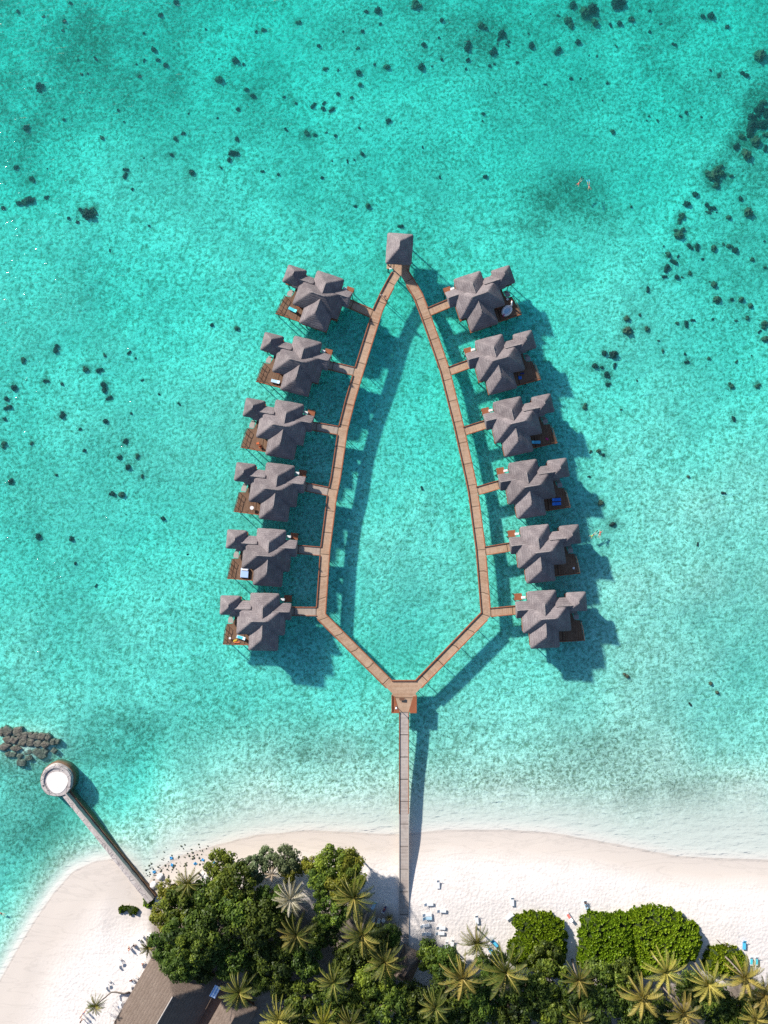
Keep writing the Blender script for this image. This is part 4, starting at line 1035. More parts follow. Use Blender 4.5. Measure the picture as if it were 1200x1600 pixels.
def build_palms():
    cm = {'n': [palm_crown('crown', 70 + k, M_palm, 27, 4.4, 0.42) for k in range(3)], 'o': [palm_crown('crown', 80 + k, M_palm, 27, 4.4, 0.76) for k in range(3)],
          'p': [palm_crown('crown', 90, M_palm_p, 26, 4.4, 0.62)], 'y': [palm_crown('crown', 95, M_leaf_y, 20, 4.4, 0.7)], 'x': [palm_crown('crown', 97, M_palm_d, 20, 3.4, 0.5, 1.6)]}
    tm = None
    for i, (x, y, r, k, h, lab) in enumerate(PALMS):
        c = P(x, y, h + 1.5); g = tz(c.x, c.y); s = r / 7.0 / 4.35
        o = empty('palm_tree', (c.x, c.y, g), rnd.uniform(0, 6.28), lab, 'palm', 'coconut palms along the beach')
        if tm is None: t = bm_obj('trunk', palm_trunk(10, (0.9, 0.4)), M_trunk, o, True); tm = t.data
        else: t = link_mesh('trunk', tm, None, o)
        t.scale = (min(1, s * 1.1), min(1, s * 1.1), (h - g + 1.5) / 10) if h > 2 else (0.4, 0.4, (h) / 10)
        cr = link_mesh('crown', cm[k][i % len(cm[k])], None, o); cr.location = (0, 0, h - g + 1.5 if h > 2 else h); cr.scale = (s, s, s)
    # the leaning palm on the left beach
    top = P(149, 1571, 5.2); b = P(203.5, 1551, 1.65); b.z = tz(b.x, b.y)
    o = empty('palm_tree', b, 0, 'lone leaning palm with a bent trunk on the left beach', 'palm', 'coconut palms along the beach')
    v = top - b
    k1 = P(174, 1550, 2.6) - b
    bm = bmesh.new(); tube(bm, [(0, 0, -0.2), (-1.2, 0.02, 0.5), k1 * 0.75, k1 + Vector((0, 0, 0.1)), k1.lerp(v, 0.5) + Vector((0, 0, 0.1)), v], [0.24, 0.2, 0.17, 0.15, 0.14, 0.12], 8)
    bm_obj('trunk', bm, M_trunk, o, True)
    cr = link_mesh('crown', cm['n'][1], None, o); cr.location = v; s = 0.62; cr.scale = (s, s, s)

def bush_mesh(name, seed, poly, hmax, dens=1.5, leaf=0.3, tone0=0.55):
    """dense rounded shrub: rosettes of leaves over a dome that follows the outline poly (metres)"""
    rs = np.random.RandomState(seed); pl = np.array(poly); mn, mx = pl.min(0), pl.max(0)
    area = np.prod(mx - mn); n = int(area * dens)
    xy = mn + rs.rand(n, 2) * (mx - mn)
    d = np.full(n, 1e9); ins = np.zeros(n, bool)
    for (ax, ay), (bx, by) in zip(pl, np.roll(pl, -1, 0)):
        vx, vy = bx - ax, by - ay; t = np.clip(((xy[:, 0] - ax) * vx + (xy[:, 1] - ay) * vy) / (vx * vx + vy * vy), 0, 1)
        d = np.minimum(d, np.hypot(xy[:, 0] - ax - t * vx, xy[:, 1] - ay - t * vy))
        if ay != by: ins ^= ((ay > xy[:, 1]) != (by > xy[:, 1])) & (xy[:, 0] < (bx - ax) * (xy[:, 1] - ay) / (by - ay) + ax)
    keep = ins | (d < 0.15); xy, d = xy[keep], np.where(ins, d, 0)[keep]
    z = hmax * (1 - np.exp(-d / 1.1)) * (0.8 + 0.4 * vnoise(xy[:, 0], xy[:, 1], 0.45, seed)) + 0.25
    Vs = []; T = []; per = 20
    for (x, y), zz, dd in zip(xy, z, d):
        tone = tone0 + rs.normal(0, 0.1)
        zz = zz - (rs.rand() ** 2.2) * 0.55
        a = rs.rand(per) * 6.283; el = R(80) - rs.rand(per) * R(75)
        dirs = np.stack([np.cos(a) * np.cos(el), np.sin(a) * np.cos(el), np.sin(el)], 1)
        s = leaf * rs.uniform(0.8, 1.2, (per, 1)); c = np.array([x, y, zz])
        side = np.stack([-np.sin(a), np.cos(a), np.zeros(per)], 1)
        p0 = c + dirs * 0.08; tip = c + dirs * s * 1.5; mid = c + dirs * s * 0.95 + np.array([0, 0, 0.05])
        Vs.append(np.stack([p0, mid - side * s * 0.42, tip, mid + side * s * 0.42], 1)); T.append(tone + rs.normal(0, 0.09, per))
        if dd < 0.9:      # skirt of leaves down to the sand
            for q in range(2):
                zz2 = rs.uniform(0.1, max(0.2, zz)); c2 = np.array([x, y, zz2])
                Vs.append(np.stack([p0 - c + c2, mid - side * s * 0.42 - c + c2, tip - c + c2, mid + side * s * 0.42 - c + c2], 1)); T.append(tone + rs.normal(0, 0.09, per))
    return quads(name, np.concatenate(Vs), np.concatenate(T), M_bush)

def build_bushes():
    B = [([(800,1443),(803,1431),(815,1426),(835,1423),(858,1427),(872,1433),(882,1442),(886,1462),(884,1492),(878,1510),(858,1520),(825,1512),(800,1505),(793,1488),(796,1472),(808,1462),(811,1452)], 2.6, 'rounded dense green beach bush with a notch, leftmost of three', 0.5),
         ([(905,1452),(908,1434),(918,1425),(942,1428),(968,1424),(985,1430),(992,1480),(985,1520),(962,1532),(930,1524),(905,1508),(902,1480)], 2.8, 'dense green left half of the large clipped beach bush', 0.52),
         ([(980,1430),(992,1418),(1020,1415),(1052,1421),(1074,1432),(1090,1450),(1096,1472),(1086,1496),(1062,1510),(1030,1516),(1000,1526),(984,1510),(982,1470)], 2.9, 'brightest rounded right half of the large clipped beach bush', 0.66),
         ([(1102,1494),(1108,1481),(1126,1476),(1148,1480),(1162,1491),(1166,1506),(1158,1520),(1130,1526),(1106,1520),(1099,1508)], 2.2, 'small round bright green bush beside the blue sunbeds at right', 0.68),
         ([(182,1421),(190,1419),(198,1420),(203,1419),(210,1421),(213,1427),(209,1433),(201,1432),(196,1426),(188,1428),(184,1431)], 0.8, 'small dark twin shrub alone on the left beach', 0.18),
         ([(221,1410),(228,1406),(235,1408),(237,1416),(230,1422),(222,1420)], 1.2, 'small light green shrub at the foot of the breakwater', 0.75)]
    for i, (px, h, lab, tone) in enumerate(B):
        pts = []
        for x, y in px:
            q = P(x, y, 2.2 if h > 2 else 1.8); pts.append((q.x, q.y))
        cx = sum(p[0] for p in pts) / len(pts); cy = sum(p[1] for p in pts) / len(pts); g = tz(cx, cy)
        o = empty('beach_bush', (cx, cy, g), 0, lab, 'bush', 'rounded beach bushes')
        me = bush_mesh('foliage', 500 + i, [(a - cx, b - cy) for a, b in pts], h, 4.6 if h > 2 else 9, 0.34 if h > 2 else 0.22, tone)
        link_mesh('foliage', me, None, o)
        bm = bmesh.new(); r = random.Random(i)
        for k in range(8):
            a = r.uniform(0, 6.28); e = r.uniform(0.2, 0.7) * (abs(pts[0][0] - cx))
            tube(bm, [(math.cos(a) * 0.2, math.sin(a) * 0.2, -0.1), (math.cos(a) * e, math.sin(a) * e, h * 0.55)], [0.06, 0.03], 5)
        bm_obj('stems', bm, M_bark, o)
        # tangle of twigs and old leaves that closes the shrub below its leaf tips
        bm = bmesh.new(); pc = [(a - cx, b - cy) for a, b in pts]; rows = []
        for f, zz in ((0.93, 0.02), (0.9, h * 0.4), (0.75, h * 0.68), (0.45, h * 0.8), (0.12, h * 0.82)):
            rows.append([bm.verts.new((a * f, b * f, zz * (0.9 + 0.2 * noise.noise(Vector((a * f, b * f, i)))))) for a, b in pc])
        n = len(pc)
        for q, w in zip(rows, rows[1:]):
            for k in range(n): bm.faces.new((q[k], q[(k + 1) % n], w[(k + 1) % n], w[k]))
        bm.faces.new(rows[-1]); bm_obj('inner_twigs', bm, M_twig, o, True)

# ------------------------------------------------------------------ island buildings
def build_island_buildings():
    zr = 7.6; ze = 3.2
    a = P(270, 1557, zr); b = P(205, 1670, zr); d = (b - a).normalized(); ang = math.atan2(d.y, d.x)
    ln = (b - a).length
    o = empty('thatched_hall', (a.x, a.y, 1.6), ang, 'large brown thatched hall with a steep ridge in the lower left corner', 'building')
    # local x runs down the ridge, local -y is the sunny seaward slope
    hip('roof', -5.5, ln + 4.5, -8.0, 8.0, ze - 1.6, zr - 1.6, 'x', 5.5, 4.5, o, M_thatch_brown)
    bm = bmesh.new(); box(bm, -3.8, ln + 3, -6.3, 6.3, -0.4, 1.4); w = bm_obj('wall', bm, M_wall, o)
    bm = bmesh.new(); box(bm, 3, 9, -6.36, -6.3, 0.1, 1.2); bm_obj('window', bm, M_dark, w)
    bm = bmesh.new(); tube(bm, [(0.1, 0, zr - 1.66), (ln - 0.1, 0, zr - 1.66)], 0.13, 8); bm_obj('ridge_cap', bm, M_grey, o)
    zr2 = 6.4
    a = P(366, 1590, zr2); b = P(328, 1657, zr2); d = (b - a).normalized(); ln2 = (b - a).length
    o = empty('thatched_house', (a.x, a.y, 1.6), math.atan2(d.y, d.x), 'smaller thatched house half under the palm beside the striped awning', 'building')
    hip('roof', -3, ln2 + 3, -3.9, 3.9, ze - 0.7, zr2 - 1.6, 'x', 3, 3, o, M_thatch_brown)
    bm = bmesh.new(); box(bm, -2, ln2 + 2, -3, 3, -0.4, 2.2); bm_obj('wall', bm, M_wall, o)
    # hut at the end of the pier
    c = P(637, 1515, 5.2)
    o = empty('pier_hut', (c.x, c.y, 1.6), R(-24), 'small dark thatched hut at the landward end of the pier', 'hut')
    hip('roof', -2.3, 2.3, -3.6, 3.6, 1.7, 4.0, 'y', 2.2, 2.2, o, M_thatch_brown, bev=0.2)
    for x in (-1.9, 1.9):
        for y in (-3.1, 3.1): cyl_obj('post', x, y, -0.3, 1.7, 0.1, M_wall, o)
    bm = bmesh.new(); box(bm, -1.7, 1.7, -3.0, -2.8, 0, 1.5); bm_obj('wall', bm, M_wall, o)
    # striped awning
    zc = 8.2
    q = [P(336, 1540, zc), P(345.5, 1543, zc), P(336, 1560, zc), P(326.5, 1555, zc)]
    c = sum(q, Vector()) / 4; c.z = 0
    u = (q[2] - q[1]).normalized(); an = math.atan2(u.y, u.x)
    o = empty('awning', (c.x, c.y, 1.6), an, 'blue and white striped awning panel on a thin pole over the dark roof', 'awning')
    m, nt, out = newmat('striped_canvas'); bs = N(nt, 'BsdfPrincipled'); tc = N(nt, 'TexCoord'); sp = N(nt, 'SeparateXYZ'); L(nt, tc.outputs['Object'], sp.inputs[0])
    st = math_node(nt, 'GREATER_THAN', math_node(nt, 'SINE', math_node(nt, 'MULTIPLY', sp.outputs[1], 11.0)), 0.1)
    L(nt, mixc(nt, st, (0.78, 0.84, 0.95), (0.22, 0.4, 0.78)), bs.inputs['Base Color']); L(nt, bs.outputs[0], out.inputs[0])
    hx, hy = (q[2] - q[1]).length / 2, (q[1] - q[0]).length / 2
    bm = bmesh.new(); bmesh.ops.create_grid(bm, x_segments=8, y_segments=6, size=1.0)
    for v in bm.verts: v.co = Vector((v.co.x * hx, v.co.y * hy, zc - 1.6 + 0.12 * math.sin(v.co.x * 3) - 0.1 * v.co.y))
    ex = bmesh.ops.extrude_face_region(bm, geom=list(bm.faces))
    for v in [g for g in ex['geom'] if isinstance(g, bmesh.types.BMVert)]: v.co.z += 0.03
    bm_obj('canvas', bm, m, o)
    bm = bmesh.new(); tube(bm, [(hx * 0.8, 0, -0.2), (hx * 0.8, 0, zc - 1.6)], 0.05, 8); tube(bm, [(hx * 0.8, 0, zc - 1.75), (hx + 2.2, 0, zc - 0.6)], 0.06, 8); bm_obj('pole', bm, M_pile, o)

# ------------------------------------------------------------------ furniture
def lounger_tree(frame, sling, towel=None):
    """sun lounger, head towards +x, 1.95 m long"""
    o = empty('sun_lounger')
    bm = bmesh.new()
    for y in (-0.32, 0.32): box(bm, -0.98, 0.5, y - 0.03, y + 0.03, 0.27, 0.34)
    for x in (-0.98, 0.44): box(bm, x, x + 0.06, -0.29, 0.29, 0.27, 0.33)
    bm_obj('frame', bm, frame, o)
    bevelled_box('seat', (-0.96, 0.42, -0.33, 0.33, 0.345, 0.40), sling, o, 0.015)
    m = Matrix.Translation((0.44, 0, 0.37)) @ Matrix.Rotation(R(-33), 4, 'Y')
    bevelled_box('backrest', (0, 0.72, -0.33, 0.33, -0.02, 0.04), sling, o, 0.015, m)
    for x in (-0.85, 0.36):
        for y in (-0.32, 0.32):
            bm = bmesh.new(); tube(bm, [(x, y, 0), (x, y, 0.28)], 0.03, 6); bm_obj('leg', bm, frame, o)
    bm = bmesh.new()
    for y in (-0.2, 0.2): tube(bm, [(0.78, y, 0.02), (0.95, y, 0.62)], 0.025, 6)
    bm_obj('back_support', bm, frame, o)
    if towel is not None: bevelled_box('towel', (-0.7, 0.41, -0.27, 0.27, 0.402, 0.43), towel, o, 0.01)
    return o

M_blue = flat('blue_sling', (0.03, 0.2, 0.72)); M_cyan = flat('cyan_sling', (0.1, 0.55, 0.8)); M_turq = flat('turquoise_sling', (0.08, 0.62, 0.72)); M_pblue = flat('pale_blue_sling', (0.5, 0.72, 0.85))
M_pink = flat('coral_pink_towel', (0.75, 0.22, 0.17)); M_red = flat('red_cloth', (0.65, 0.03, 0.04)); M_navy = flat('navy_cloth', (0.02, 0.03, 0.2)); M_orange = flat('orange_cushion', (0.6, 0.16, 0.06))
M_skin = flat('skin', (0.5, 0.29, 0.2), 0.6); M_hair = flat('dark_hair', (0.03, 0.02, 0.015)); M_lime = flat('lime_fabric', (0.2, 0.65, 0.05)); M_black = flat('black_fabric', (0.02, 0.02, 0.025)); M_mag = flat('magenta_fabric', (0.6, 0.03, 0.2))
M_yel = flat('yellow_towel', (0.75, 0.5, 0.05)); M_shirt = flat('white_shirt', (0.75, 0.75, 0.76)); M_salmon = flat('salmon_shirt', (0.62, 0.25, 0.2)); M_dred = flat('dark_red_shirt', (0.2, 0.04, 0.05))

def put(o, px, py, heading, z=None, label=None, group=None, name=None):
    g = P(px, py, 1.7 if z is None else z)
    zz = tz(g.x, g.y) if z is None else z
    g = P(px, py, zz + 0.2)
    o.location = (g.x, g.y, zz); o.rotation_euler = (0, 0, R(heading))
    if label: tag(o, label, 'lounger' if name is None else name, group)
    return o

def build_loungers():
    G = 'sun loungers on the beach'
    base = lounger_tree(M_white, M_wsling)
    W = [(684.5,1381,92,'lone white sun lounger highest on the sand right of the pier'),(670,1412.5,182,'upper left white lounger of the cluster right of the pier'),(690,1423,178,'upper right white lounger of the cluster right of the pier'),
         (667.5,1429,181,'white lounger touching a pale blue one in the cluster'),(664,1446,190,'white lounger farthest left in the cluster by the pier'),(688.8,1449.5,177,'upper of two close white loungers at the cluster right'),
         (666.5,1459,176,'lowest white lounger on the left of the cluster'),(687.4,1458,178,'lower of two close white loungers at the cluster right'),(697.5,1477,82,'left of two upright white loungers above the palm'),(706.7,1474,80,'right of two upright white loungers above the palm'),
         (745,1436,95,'white lounger alone above the palm with blue sunbeds'),(800.5,1408,92,'white lounger alone above the leftmost rounded bush'),(796,1432,40,'greyish white lounger touching the leftmost rounded bush'),
         (583,1438,75,'left of two shaded white loungers by the palm seedling'),(591.5,1441,78,'right of two shaded white loungers by the palm seedling'),(584.5,1448,62,'shaded white lounger lowest under the wide palm'),(600.5,1449,30,'shaded white lounger beside the lower palm fronds')]
    used = False
    for x, y, h, lab in W:
        o = base if not used else copy_tree(base); used = True
        put(o, x, y, h, None, lab, G)
    pb = lounger_tree(M_white, M_pblue); put(pb, 668, 1434.6, 180, None, 'pale blue lounger pressed against a white one in the cluster', G)
    bl = lounger_tree(M_blue, M_cyan); put(bl, 772.5, 1473.5, 130, None, 'bright blue sunbed beside the palm right of the pier', G)
    o = copy_tree(bl); put(o, 767, 1486, 120, None, 'blue sunbed half hidden under the palm fronds', G)
    o = copy_tree(bl); put(o, 1162.5, 1476, 88, None, 'single blue sunbed above the small round bush at right', G)
    tq = lounger_tree(M_white, M_wsling, M_turq); put(tq, 1173.5, 1501, 90, None, 'left of two turquoise and white sunbeds at far right', G)
    o = copy_tree(tq); put(o, 1181.5, 1501, 90, None, 'right of two turquoise and white sunbeds at far right', G)
    pk = lounger_tree(M_white, M_wsling, M_pink); put(pk, 889, 1432, 122 + 180, None, 'white lounger with a coral pink towel between the bushes', G)
    dk = lounger_tree(M_white, M_pblue); put(dk, 915, 1413, 105, None, 'lounger with a sunbather above the large clipped bush', G)
    o = copy_tree(pb); put(o, 584.5, 1414, 60, None, 'bluish shaded lounger under the wide palm left of the pier', G)
    o = lounger_tree(M_white, M_wsling, M_navy); put(o, 601, 1420, 62, None, 'white lounger with a sunbather on the sand left of the pier', G)
    # villa deck furniture
    D = 'sunbeds on the villa decks'
    def on_deck(o, i, x, y, rot, lab, cat='lounger', grp=D):
        p = vlocal(i, x, y, ZD); o.location = p; mir = VILLAS[i][2]; a = R(VILLAS[i][1])
        o.rotation_euler = (0, 0, a + (math.pi - R(rot) if mir else R(rot)))
        tag(o, lab, cat, grp)
    on_deck(lounger_tree(M_turq, M_turq), 0, -5.9, -3.75, -8, 'turquoise sunbed tucked under the eave of the topmost left villa')
    on_deck(lounger_tree(M_white, M_pblue), 1, -5.0, -4.7, 0, 'pale sunbed at the deck corner of the second left villa')
    ib = lounger_tree(M_white, M_pblue, M_turq); on_deck(ib, 5, -5.3, -4.1, -14, 'ice blue sunbed on the deck of the lowest left villa')
    b2 = lounger_tree(M_blue, M_blue); on_deck(b2, 9, -6.4, -3.6, 5, 'upper of two blue sunbeds on the fourth right villa deck')
    on_deck(copy_tree(b2), 9, -6.3, -4.5, 5, 'lower of two blue sunbeds on the fourth right villa deck')
    on_deck(copy_tree(bl), 8, -4.6, -4.6, 12, 'blue sunbed on the deck of the third right villa')
    # daybed
    o = empty('daybed'); bevelled_box('mattress', (-1.0, 1.0, -0.85, 0.85, 0.3, 0.5), flat('blue_white_mattress', (0.42, 0.58, 0.9)), o, 0.05)
    bevelled_box('frame', (-1.06, 1.06, -0.9, 0.9, 0.12, 0.29), M_white, o, 0.02)
    for x in (-0.9, 0.9):
        for y in (-0.75, 0.75): bevelled_box('leg', (x - 0.05, x + 0.05, y - 0.05, y + 0.05, 0, 0.12), M_white, o, 0.01)
    bevelled_box('pillow', (0.55, 0.92, -0.7, 0.7, 0.505, 0.62), M_white, o, 0.05)
    on_deck(o, 4, -5.5, -4.2, 90, 'broad blue and white daybed on the fifth left villa deck', 'daybed', None)
    def chair(mat):
        o = empty('chair'); bevelled_box('seat', (-0.25, 0.25, -0.25, 0.25, 0.4, 0.45), mat, o, 0.015)
        bevelled_box('backrest', (-0.25, 0.25, -0.27, -0.22, 0.455, 0.88), mat, o, 0.015)
        for x in (-0.27, 0.27): bevelled_box('armrest', (x - 0.03, x + 0.03, -0.25, 0.2, 0.6, 0.65), mat, o, 0.01)
        for x in (-0.22, 0.22):
            for y in (-0.2, 0.2): bevelled_box('leg', (x - 0.025, x + 0.025, y - 0.025, y + 0.025, 0, 0.4), mat, o, 0.006)
        return o
    oc = chair(M_orange); on_deck(oc, 2, -5.6, -4.2, 20, 'upper reddish chair on the third left villa deck', 'chair', 'reddish deck chairs')
    on_deck(copy_tree(oc), 2, -4.9, -4.9, 200, 'lower reddish chair on the third left villa deck', 'chair', 'reddish deck chairs')
    def table(mat, r=0.42, h=0.7):
        o = empty('table'); bm = bmesh.new(); tube(bm, [(0, 0, h - 0.05), (0, 0, h)], r, 20); bm_obj('tabletop', bm, mat, o)
        cyl_obj('stem', 0, 0, 0.05, h - 0.05, 0.05, mat, o); cyl_obj('base', 0, 0, 0, 0.05, 0.24, mat, o, 14); return o
    t0 = table(M_white); on_deck(t0, 3, -5.3, -4.4, 0, 'small white table on the fourth left villa deck', 'table', 'white tables')
    for i, x, y, lab in ((6, -7.3, -1.6, 'small white table on the topmost right villa deck'), (10, -7.9, -4.4, 'tiny white table on the fifth right villa deck'),
                         (5, -7.7, -4.3, 'tiny white table on the lowest left villa deck')):
        o = copy_tree(t0); on_deck(o, i, x, y, 0, lab, 'table', 'white tables'); o.scale = (0.6, 0.6, 0.6)
    # folded cloths and cushions
    def cloth(i, x, y, rot, mat, sx, sy, lab, cat='towel', nm='towel'):
        bm = bmesh.new(); bmesh.ops.create_grid(bm, x_segments=6, y_segments=4, size=0.5)
        for v in bm.verts: v.co = Vector((v.co.x * sx, v.co.y * sy, 0.04 + 0.05 * noise.noise(v.co * 5 + Vector((i, x, 0)))))
        ex = bmesh.ops.extrude_face_region(bm, geom=list(bm.faces))
        for v in [g for g in ex['geom'] if isinstance(g, bmesh.types.BMVert)]: v.co.z += 0.06
        o = bm_obj(nm, bm, mat); on_deck(o, i, x, y, rot, lab, cat, None)
    cloth(5, -6.6, -4.8, 25, M_yel, 0.9, 0.35, 'yellow towel on the deck of the lowest left villa')
    cloth(5, -6.2, -5.2, 5, M_orange, 1.3, 0.3, 'orange mat along the deck edge of the lowest left villa', 'mat', 'mat')
    cloth(7, -4.9, -4.2, 10, M_blue, 0.7, 0.7, 'square blue cushion on the second right villa deck', 'cushion', 'cushion')
    cloth(7, -5.6, -3.4, 10, M_navy, 0.9, 0.3, 'dark blue strip of cloth on the second right villa deck')
    cloth(8, -7.2, -4.4, 40, M_mag, 0.7, 0.35, 'magenta towel on the third right villa deck')
    cloth(6, -6.2, -1.8, 60, M_red, 1.0, 0.35, 'red towel by the wall of the topmost right villa')
    cloth(0, -6.1, 0.3, 70, M_navy, 0.9, 0.4, 'dark blue towel by the wall of the topmost left villa')
    cloth(1, -6.0, -0.4, 80, M_cyan, 1.2, 0.3, 'light blue towel by the wall of the second left villa')
    # white swan float
    o = empty('swan_float')
    bm = bmesh.new()
    for k in range(20):
        pass
    n1, n2 = 28, 10; rings = []
    for k in range(n1):
        a = 2 * math.pi * k / n1; rings.append([bm.verts.new(((0.95 + 0.3 * math.cos(b)) * math.cos(a) * 1.15, (0.78 + 0.3 * math.cos(b)) * math.sin(a), 0.3 + 0.3 * math.sin(b))) for b in (2 * math.pi * j / n2 for j in range(n2))])
    for k in range(n1):
        q, w = rings[k], rings[(k + 1) % n1]
        for j in range(n2): bm.faces.new((q[j], w[j], w[(j + 1) % n2], q[(j + 1) % n2]))
    body = bm_obj('ring_body', bm, M_white, o, True)
    bm = bmesh.new(); bmesh.ops.create_uvsphere(bm, u_segments=20, v_segments=8, radius=1.0); bm.transform(Matrix.Translation((0, 0, 0.28)) @ Matrix.Diagonal((1.05, 0.75, 0.12, 1))); bm_obj('seat', bm, M_pblue, o, True)
    bm = bmesh.new(); tube(bm, [(1.25, 0, 0.45), (1.6, 0, 0.8), (1.62, 0.1, 1.3), (1.75, 0.3, 1.55), (2.0, 0.5, 1.5)], [0.22, 0.19, 0.17, 0.19, 0.13], 12); nk = bm_obj('neck', bm, M_white, o, True)
    bm = bmesh.new(); tube(bm, [(1.98, 0.48, 1.5), (2.22, 0.66, 1.42)], [0.09, 0.03], 8); bm_obj('beak', bm, M_orange, nk, True)
    bm = bmesh.new(); tube(bm, [(-1.0, -0.1, 0.62), (-1.7, -0.25, 0.4)], [0.12, 0.08], 8); bm_obj('handle', bm, M_mag, o, True)
    on_deck(o, 6, -6.3, -4.0, 150, 'white inflatable swan float on the topmost right villa deck', 'pool float', None)
    # chairs and tables on the left beach
    wc = chair(M_white); first = True
    CH = [(221.5,1462,40,'white chair nearest the boulder by the small grove palm'),(217,1468,200,'white chair beside the one near the grove boulder'),(186.5,1498,160,'upper white chair of the pair in mid left beach'),(184.5,1508,10,'lower white chair of the pair in mid left beach'),
          (169.5,1532.5,150,'upper white chair of the pair above the leaning palm'),(163.5,1541,10,'lower white chair of the pair above the leaning palm'),(213,1527,150,'white chair between two seated guests and the big roof'),(203,1541,10,'white chair under the guest table by the palm root'),
          (193,1574,20,'white chair beside the hall wall, right of the leaning palm'),(190,1566,170,'white chair above another one right of the leaning palm'),(177,1597,60,'white chair cut by the bottom edge'),(209,1476,250,'white chair of the right seated guest'),(202.5,1481,30,'white chair of the pink shirted guest'),
          (223.5,1504.5,100,'white chair of the guest next to the grove'),(205.5,1530,200,'white chair of the guest near the hall roof')]
    for x, y, h, lab in CH:
        o = wc if first else copy_tree(wc); first = False
        put(o, x, y, h, None, lab, 'white plastic chairs on the left beach', 'chair')
    for x, y, lab in ((206.5, 1474.5, 'white table between the two upper seated guests'), (188.5, 1503, 'white table of the empty pair in mid left beach'), (167.5, 1537.5, 'white table of the pair above the leaning palm'), (208.5, 1534.5, 'white table beside the hall roof guests'), (219.5, 1505, 'white table of the guest next to the grove'), (188, 1571, 'white table right of the leaning palm'), (599, 1437, 'round pale table on the shaded sand by the palm seedling')):
        o = copy_tree(t0); put(o, x, y, 0, None, lab, 'white tables', 'table')
    for x, y, lab in ((1120, 1468, 'left of two slim posts above the small round bush'), (1132, 1472, 'right of two slim posts above the small round bush')):
        g = P(x, y, 1.7); z = tz(g.x, g.y)
        o = empty('sand_post', (g.x, g.y, z), 0, lab, 'post', 'slim posts in the sand'); cyl_obj('pole', 0, 0, -0.3, 1.9, 0.06, M_pile, o); cyl_obj('cap', 0, 0, 1.9, 2.0, 0.11, M_grey, o)

# ------------------------------------------------------------------ people
def skin_mesh(name, nodes, edges, mat):
    """nodes: name -> (pos, radius)"""
    names = list(nodes); ix = {n: i for i, n in enumerate(names)}
    me = bpy.data.meshes.new(name); me.from_pydata([nodes[n][0] for n in names], [(ix[a], ix[b]) for a, b in edges], []); me.update()
    o = bpy.data.objects.new(name, me); COL.objects.link(o)
    o.modifiers.new('Skin', 'SKIN'); sv = me.skin_vertices[0].data
    for n in names:
        r = nodes[n][1]; sv[ix[n]].radius = (r, r) if not isinstance(r, tuple) else r; sv[ix[n]].use_root = (n == names[0])
    sb = o.modifiers.new('Sub', 'SUBSURF'); sb.levels = 1; sb.render_levels = 1
    dg = bpy.context.evaluated_depsgraph_get(); ev = o.evaluated_get(dg)
    out = bpy.data.meshes.new_from_object(ev); out.materials.clear(); out.materials.append(mat)
    bpy.data.objects.remove(o); out.polygons.foreach_set('use_smooth', [True] * len(out.polygons))
    return out

def pose_joints(pose):
    J = {'pelvis': (0, 0, .93), 'waist': (0, 0, 1.08), 'chest': (0, .01, 1.3), 'neck': (0, 0, 1.46), 'head': (0, .015, 1.6)}
    for s, sg in (('L', -1), ('R', 1)):
        J['sh' + s] = (sg * .17, 0, 1.41); J['el' + s] = (sg * .25, -.03, 1.14); J['wr' + s] = (sg * .27, .07, .9)
        J['hip' + s] = (sg * .09, 0, .9); J['kn' + s] = (sg * .1, .02, .5); J['an' + s] = (sg * .1, -.02, .08); J['to' + s] = (sg * .12, .15, .03)
    if pose == 'walk':
        J['knR'] = (.1, .2, .52); J['anR'] = (.1, .24, .1); J['toR'] = (.11, .42, .07); J['knL'] = (-.1, -.06, .5); J['anL'] = (-.1, -.33, .14); J['toL'] = (-.11, -.22, .03)
        J['wrL'] = (-.27, .25, .98); J['wrR'] = (.27, -.14, .93); J['elR'] = (.25, -.12, 1.14)
    if pose == 'sit':
        for k in ('pelvis', 'waist', 'chest', 'neck', 'head'): J[k] = (J[k][0], J[k][1] - .08 - (J[k][2] - .93) * .12, J[k][2] - .38)
        for s, sg in (('L', -1), ('R', 1)):
            J['sh' + s] = (sg * .17, -.13, 1.03); J['el' + s] = (sg * .26, -.06, .76); J['wr' + s] = (sg * .16, .18, .66)
            J['hip' + s] = (sg * .09, -.06, .53); J['kn' + s] = (sg * .13, .36, .55); J['an' + s] = (sg * .13, .38, .1); J['to' + s] = (sg * .14, .55, .05)
    if pose == 'swim':
        for s, sg in (('L', -1), ('R', 1)):
            J['el' + s] = (sg * .33, .02, 1.55); J['wr' + s] = (sg * .3, .05, 1.8); J['kn' + s] = (sg * .16, -.03, .5); J['an' + s] = (sg * .2, -.06, .1); J['to' + s] = (sg * .23, -.03, -.08)
    if pose == 'lie':
        for s, sg in (('L', -1), ('R', 1)):
            J['el' + s] = (sg * .3, .02, 1.18); J['wr' + s] = (sg * .3, .06, .95); J['kn' + s] = (sg * .12, .06, .5)
    return {k: Vector(v) for k, v in J.items()}

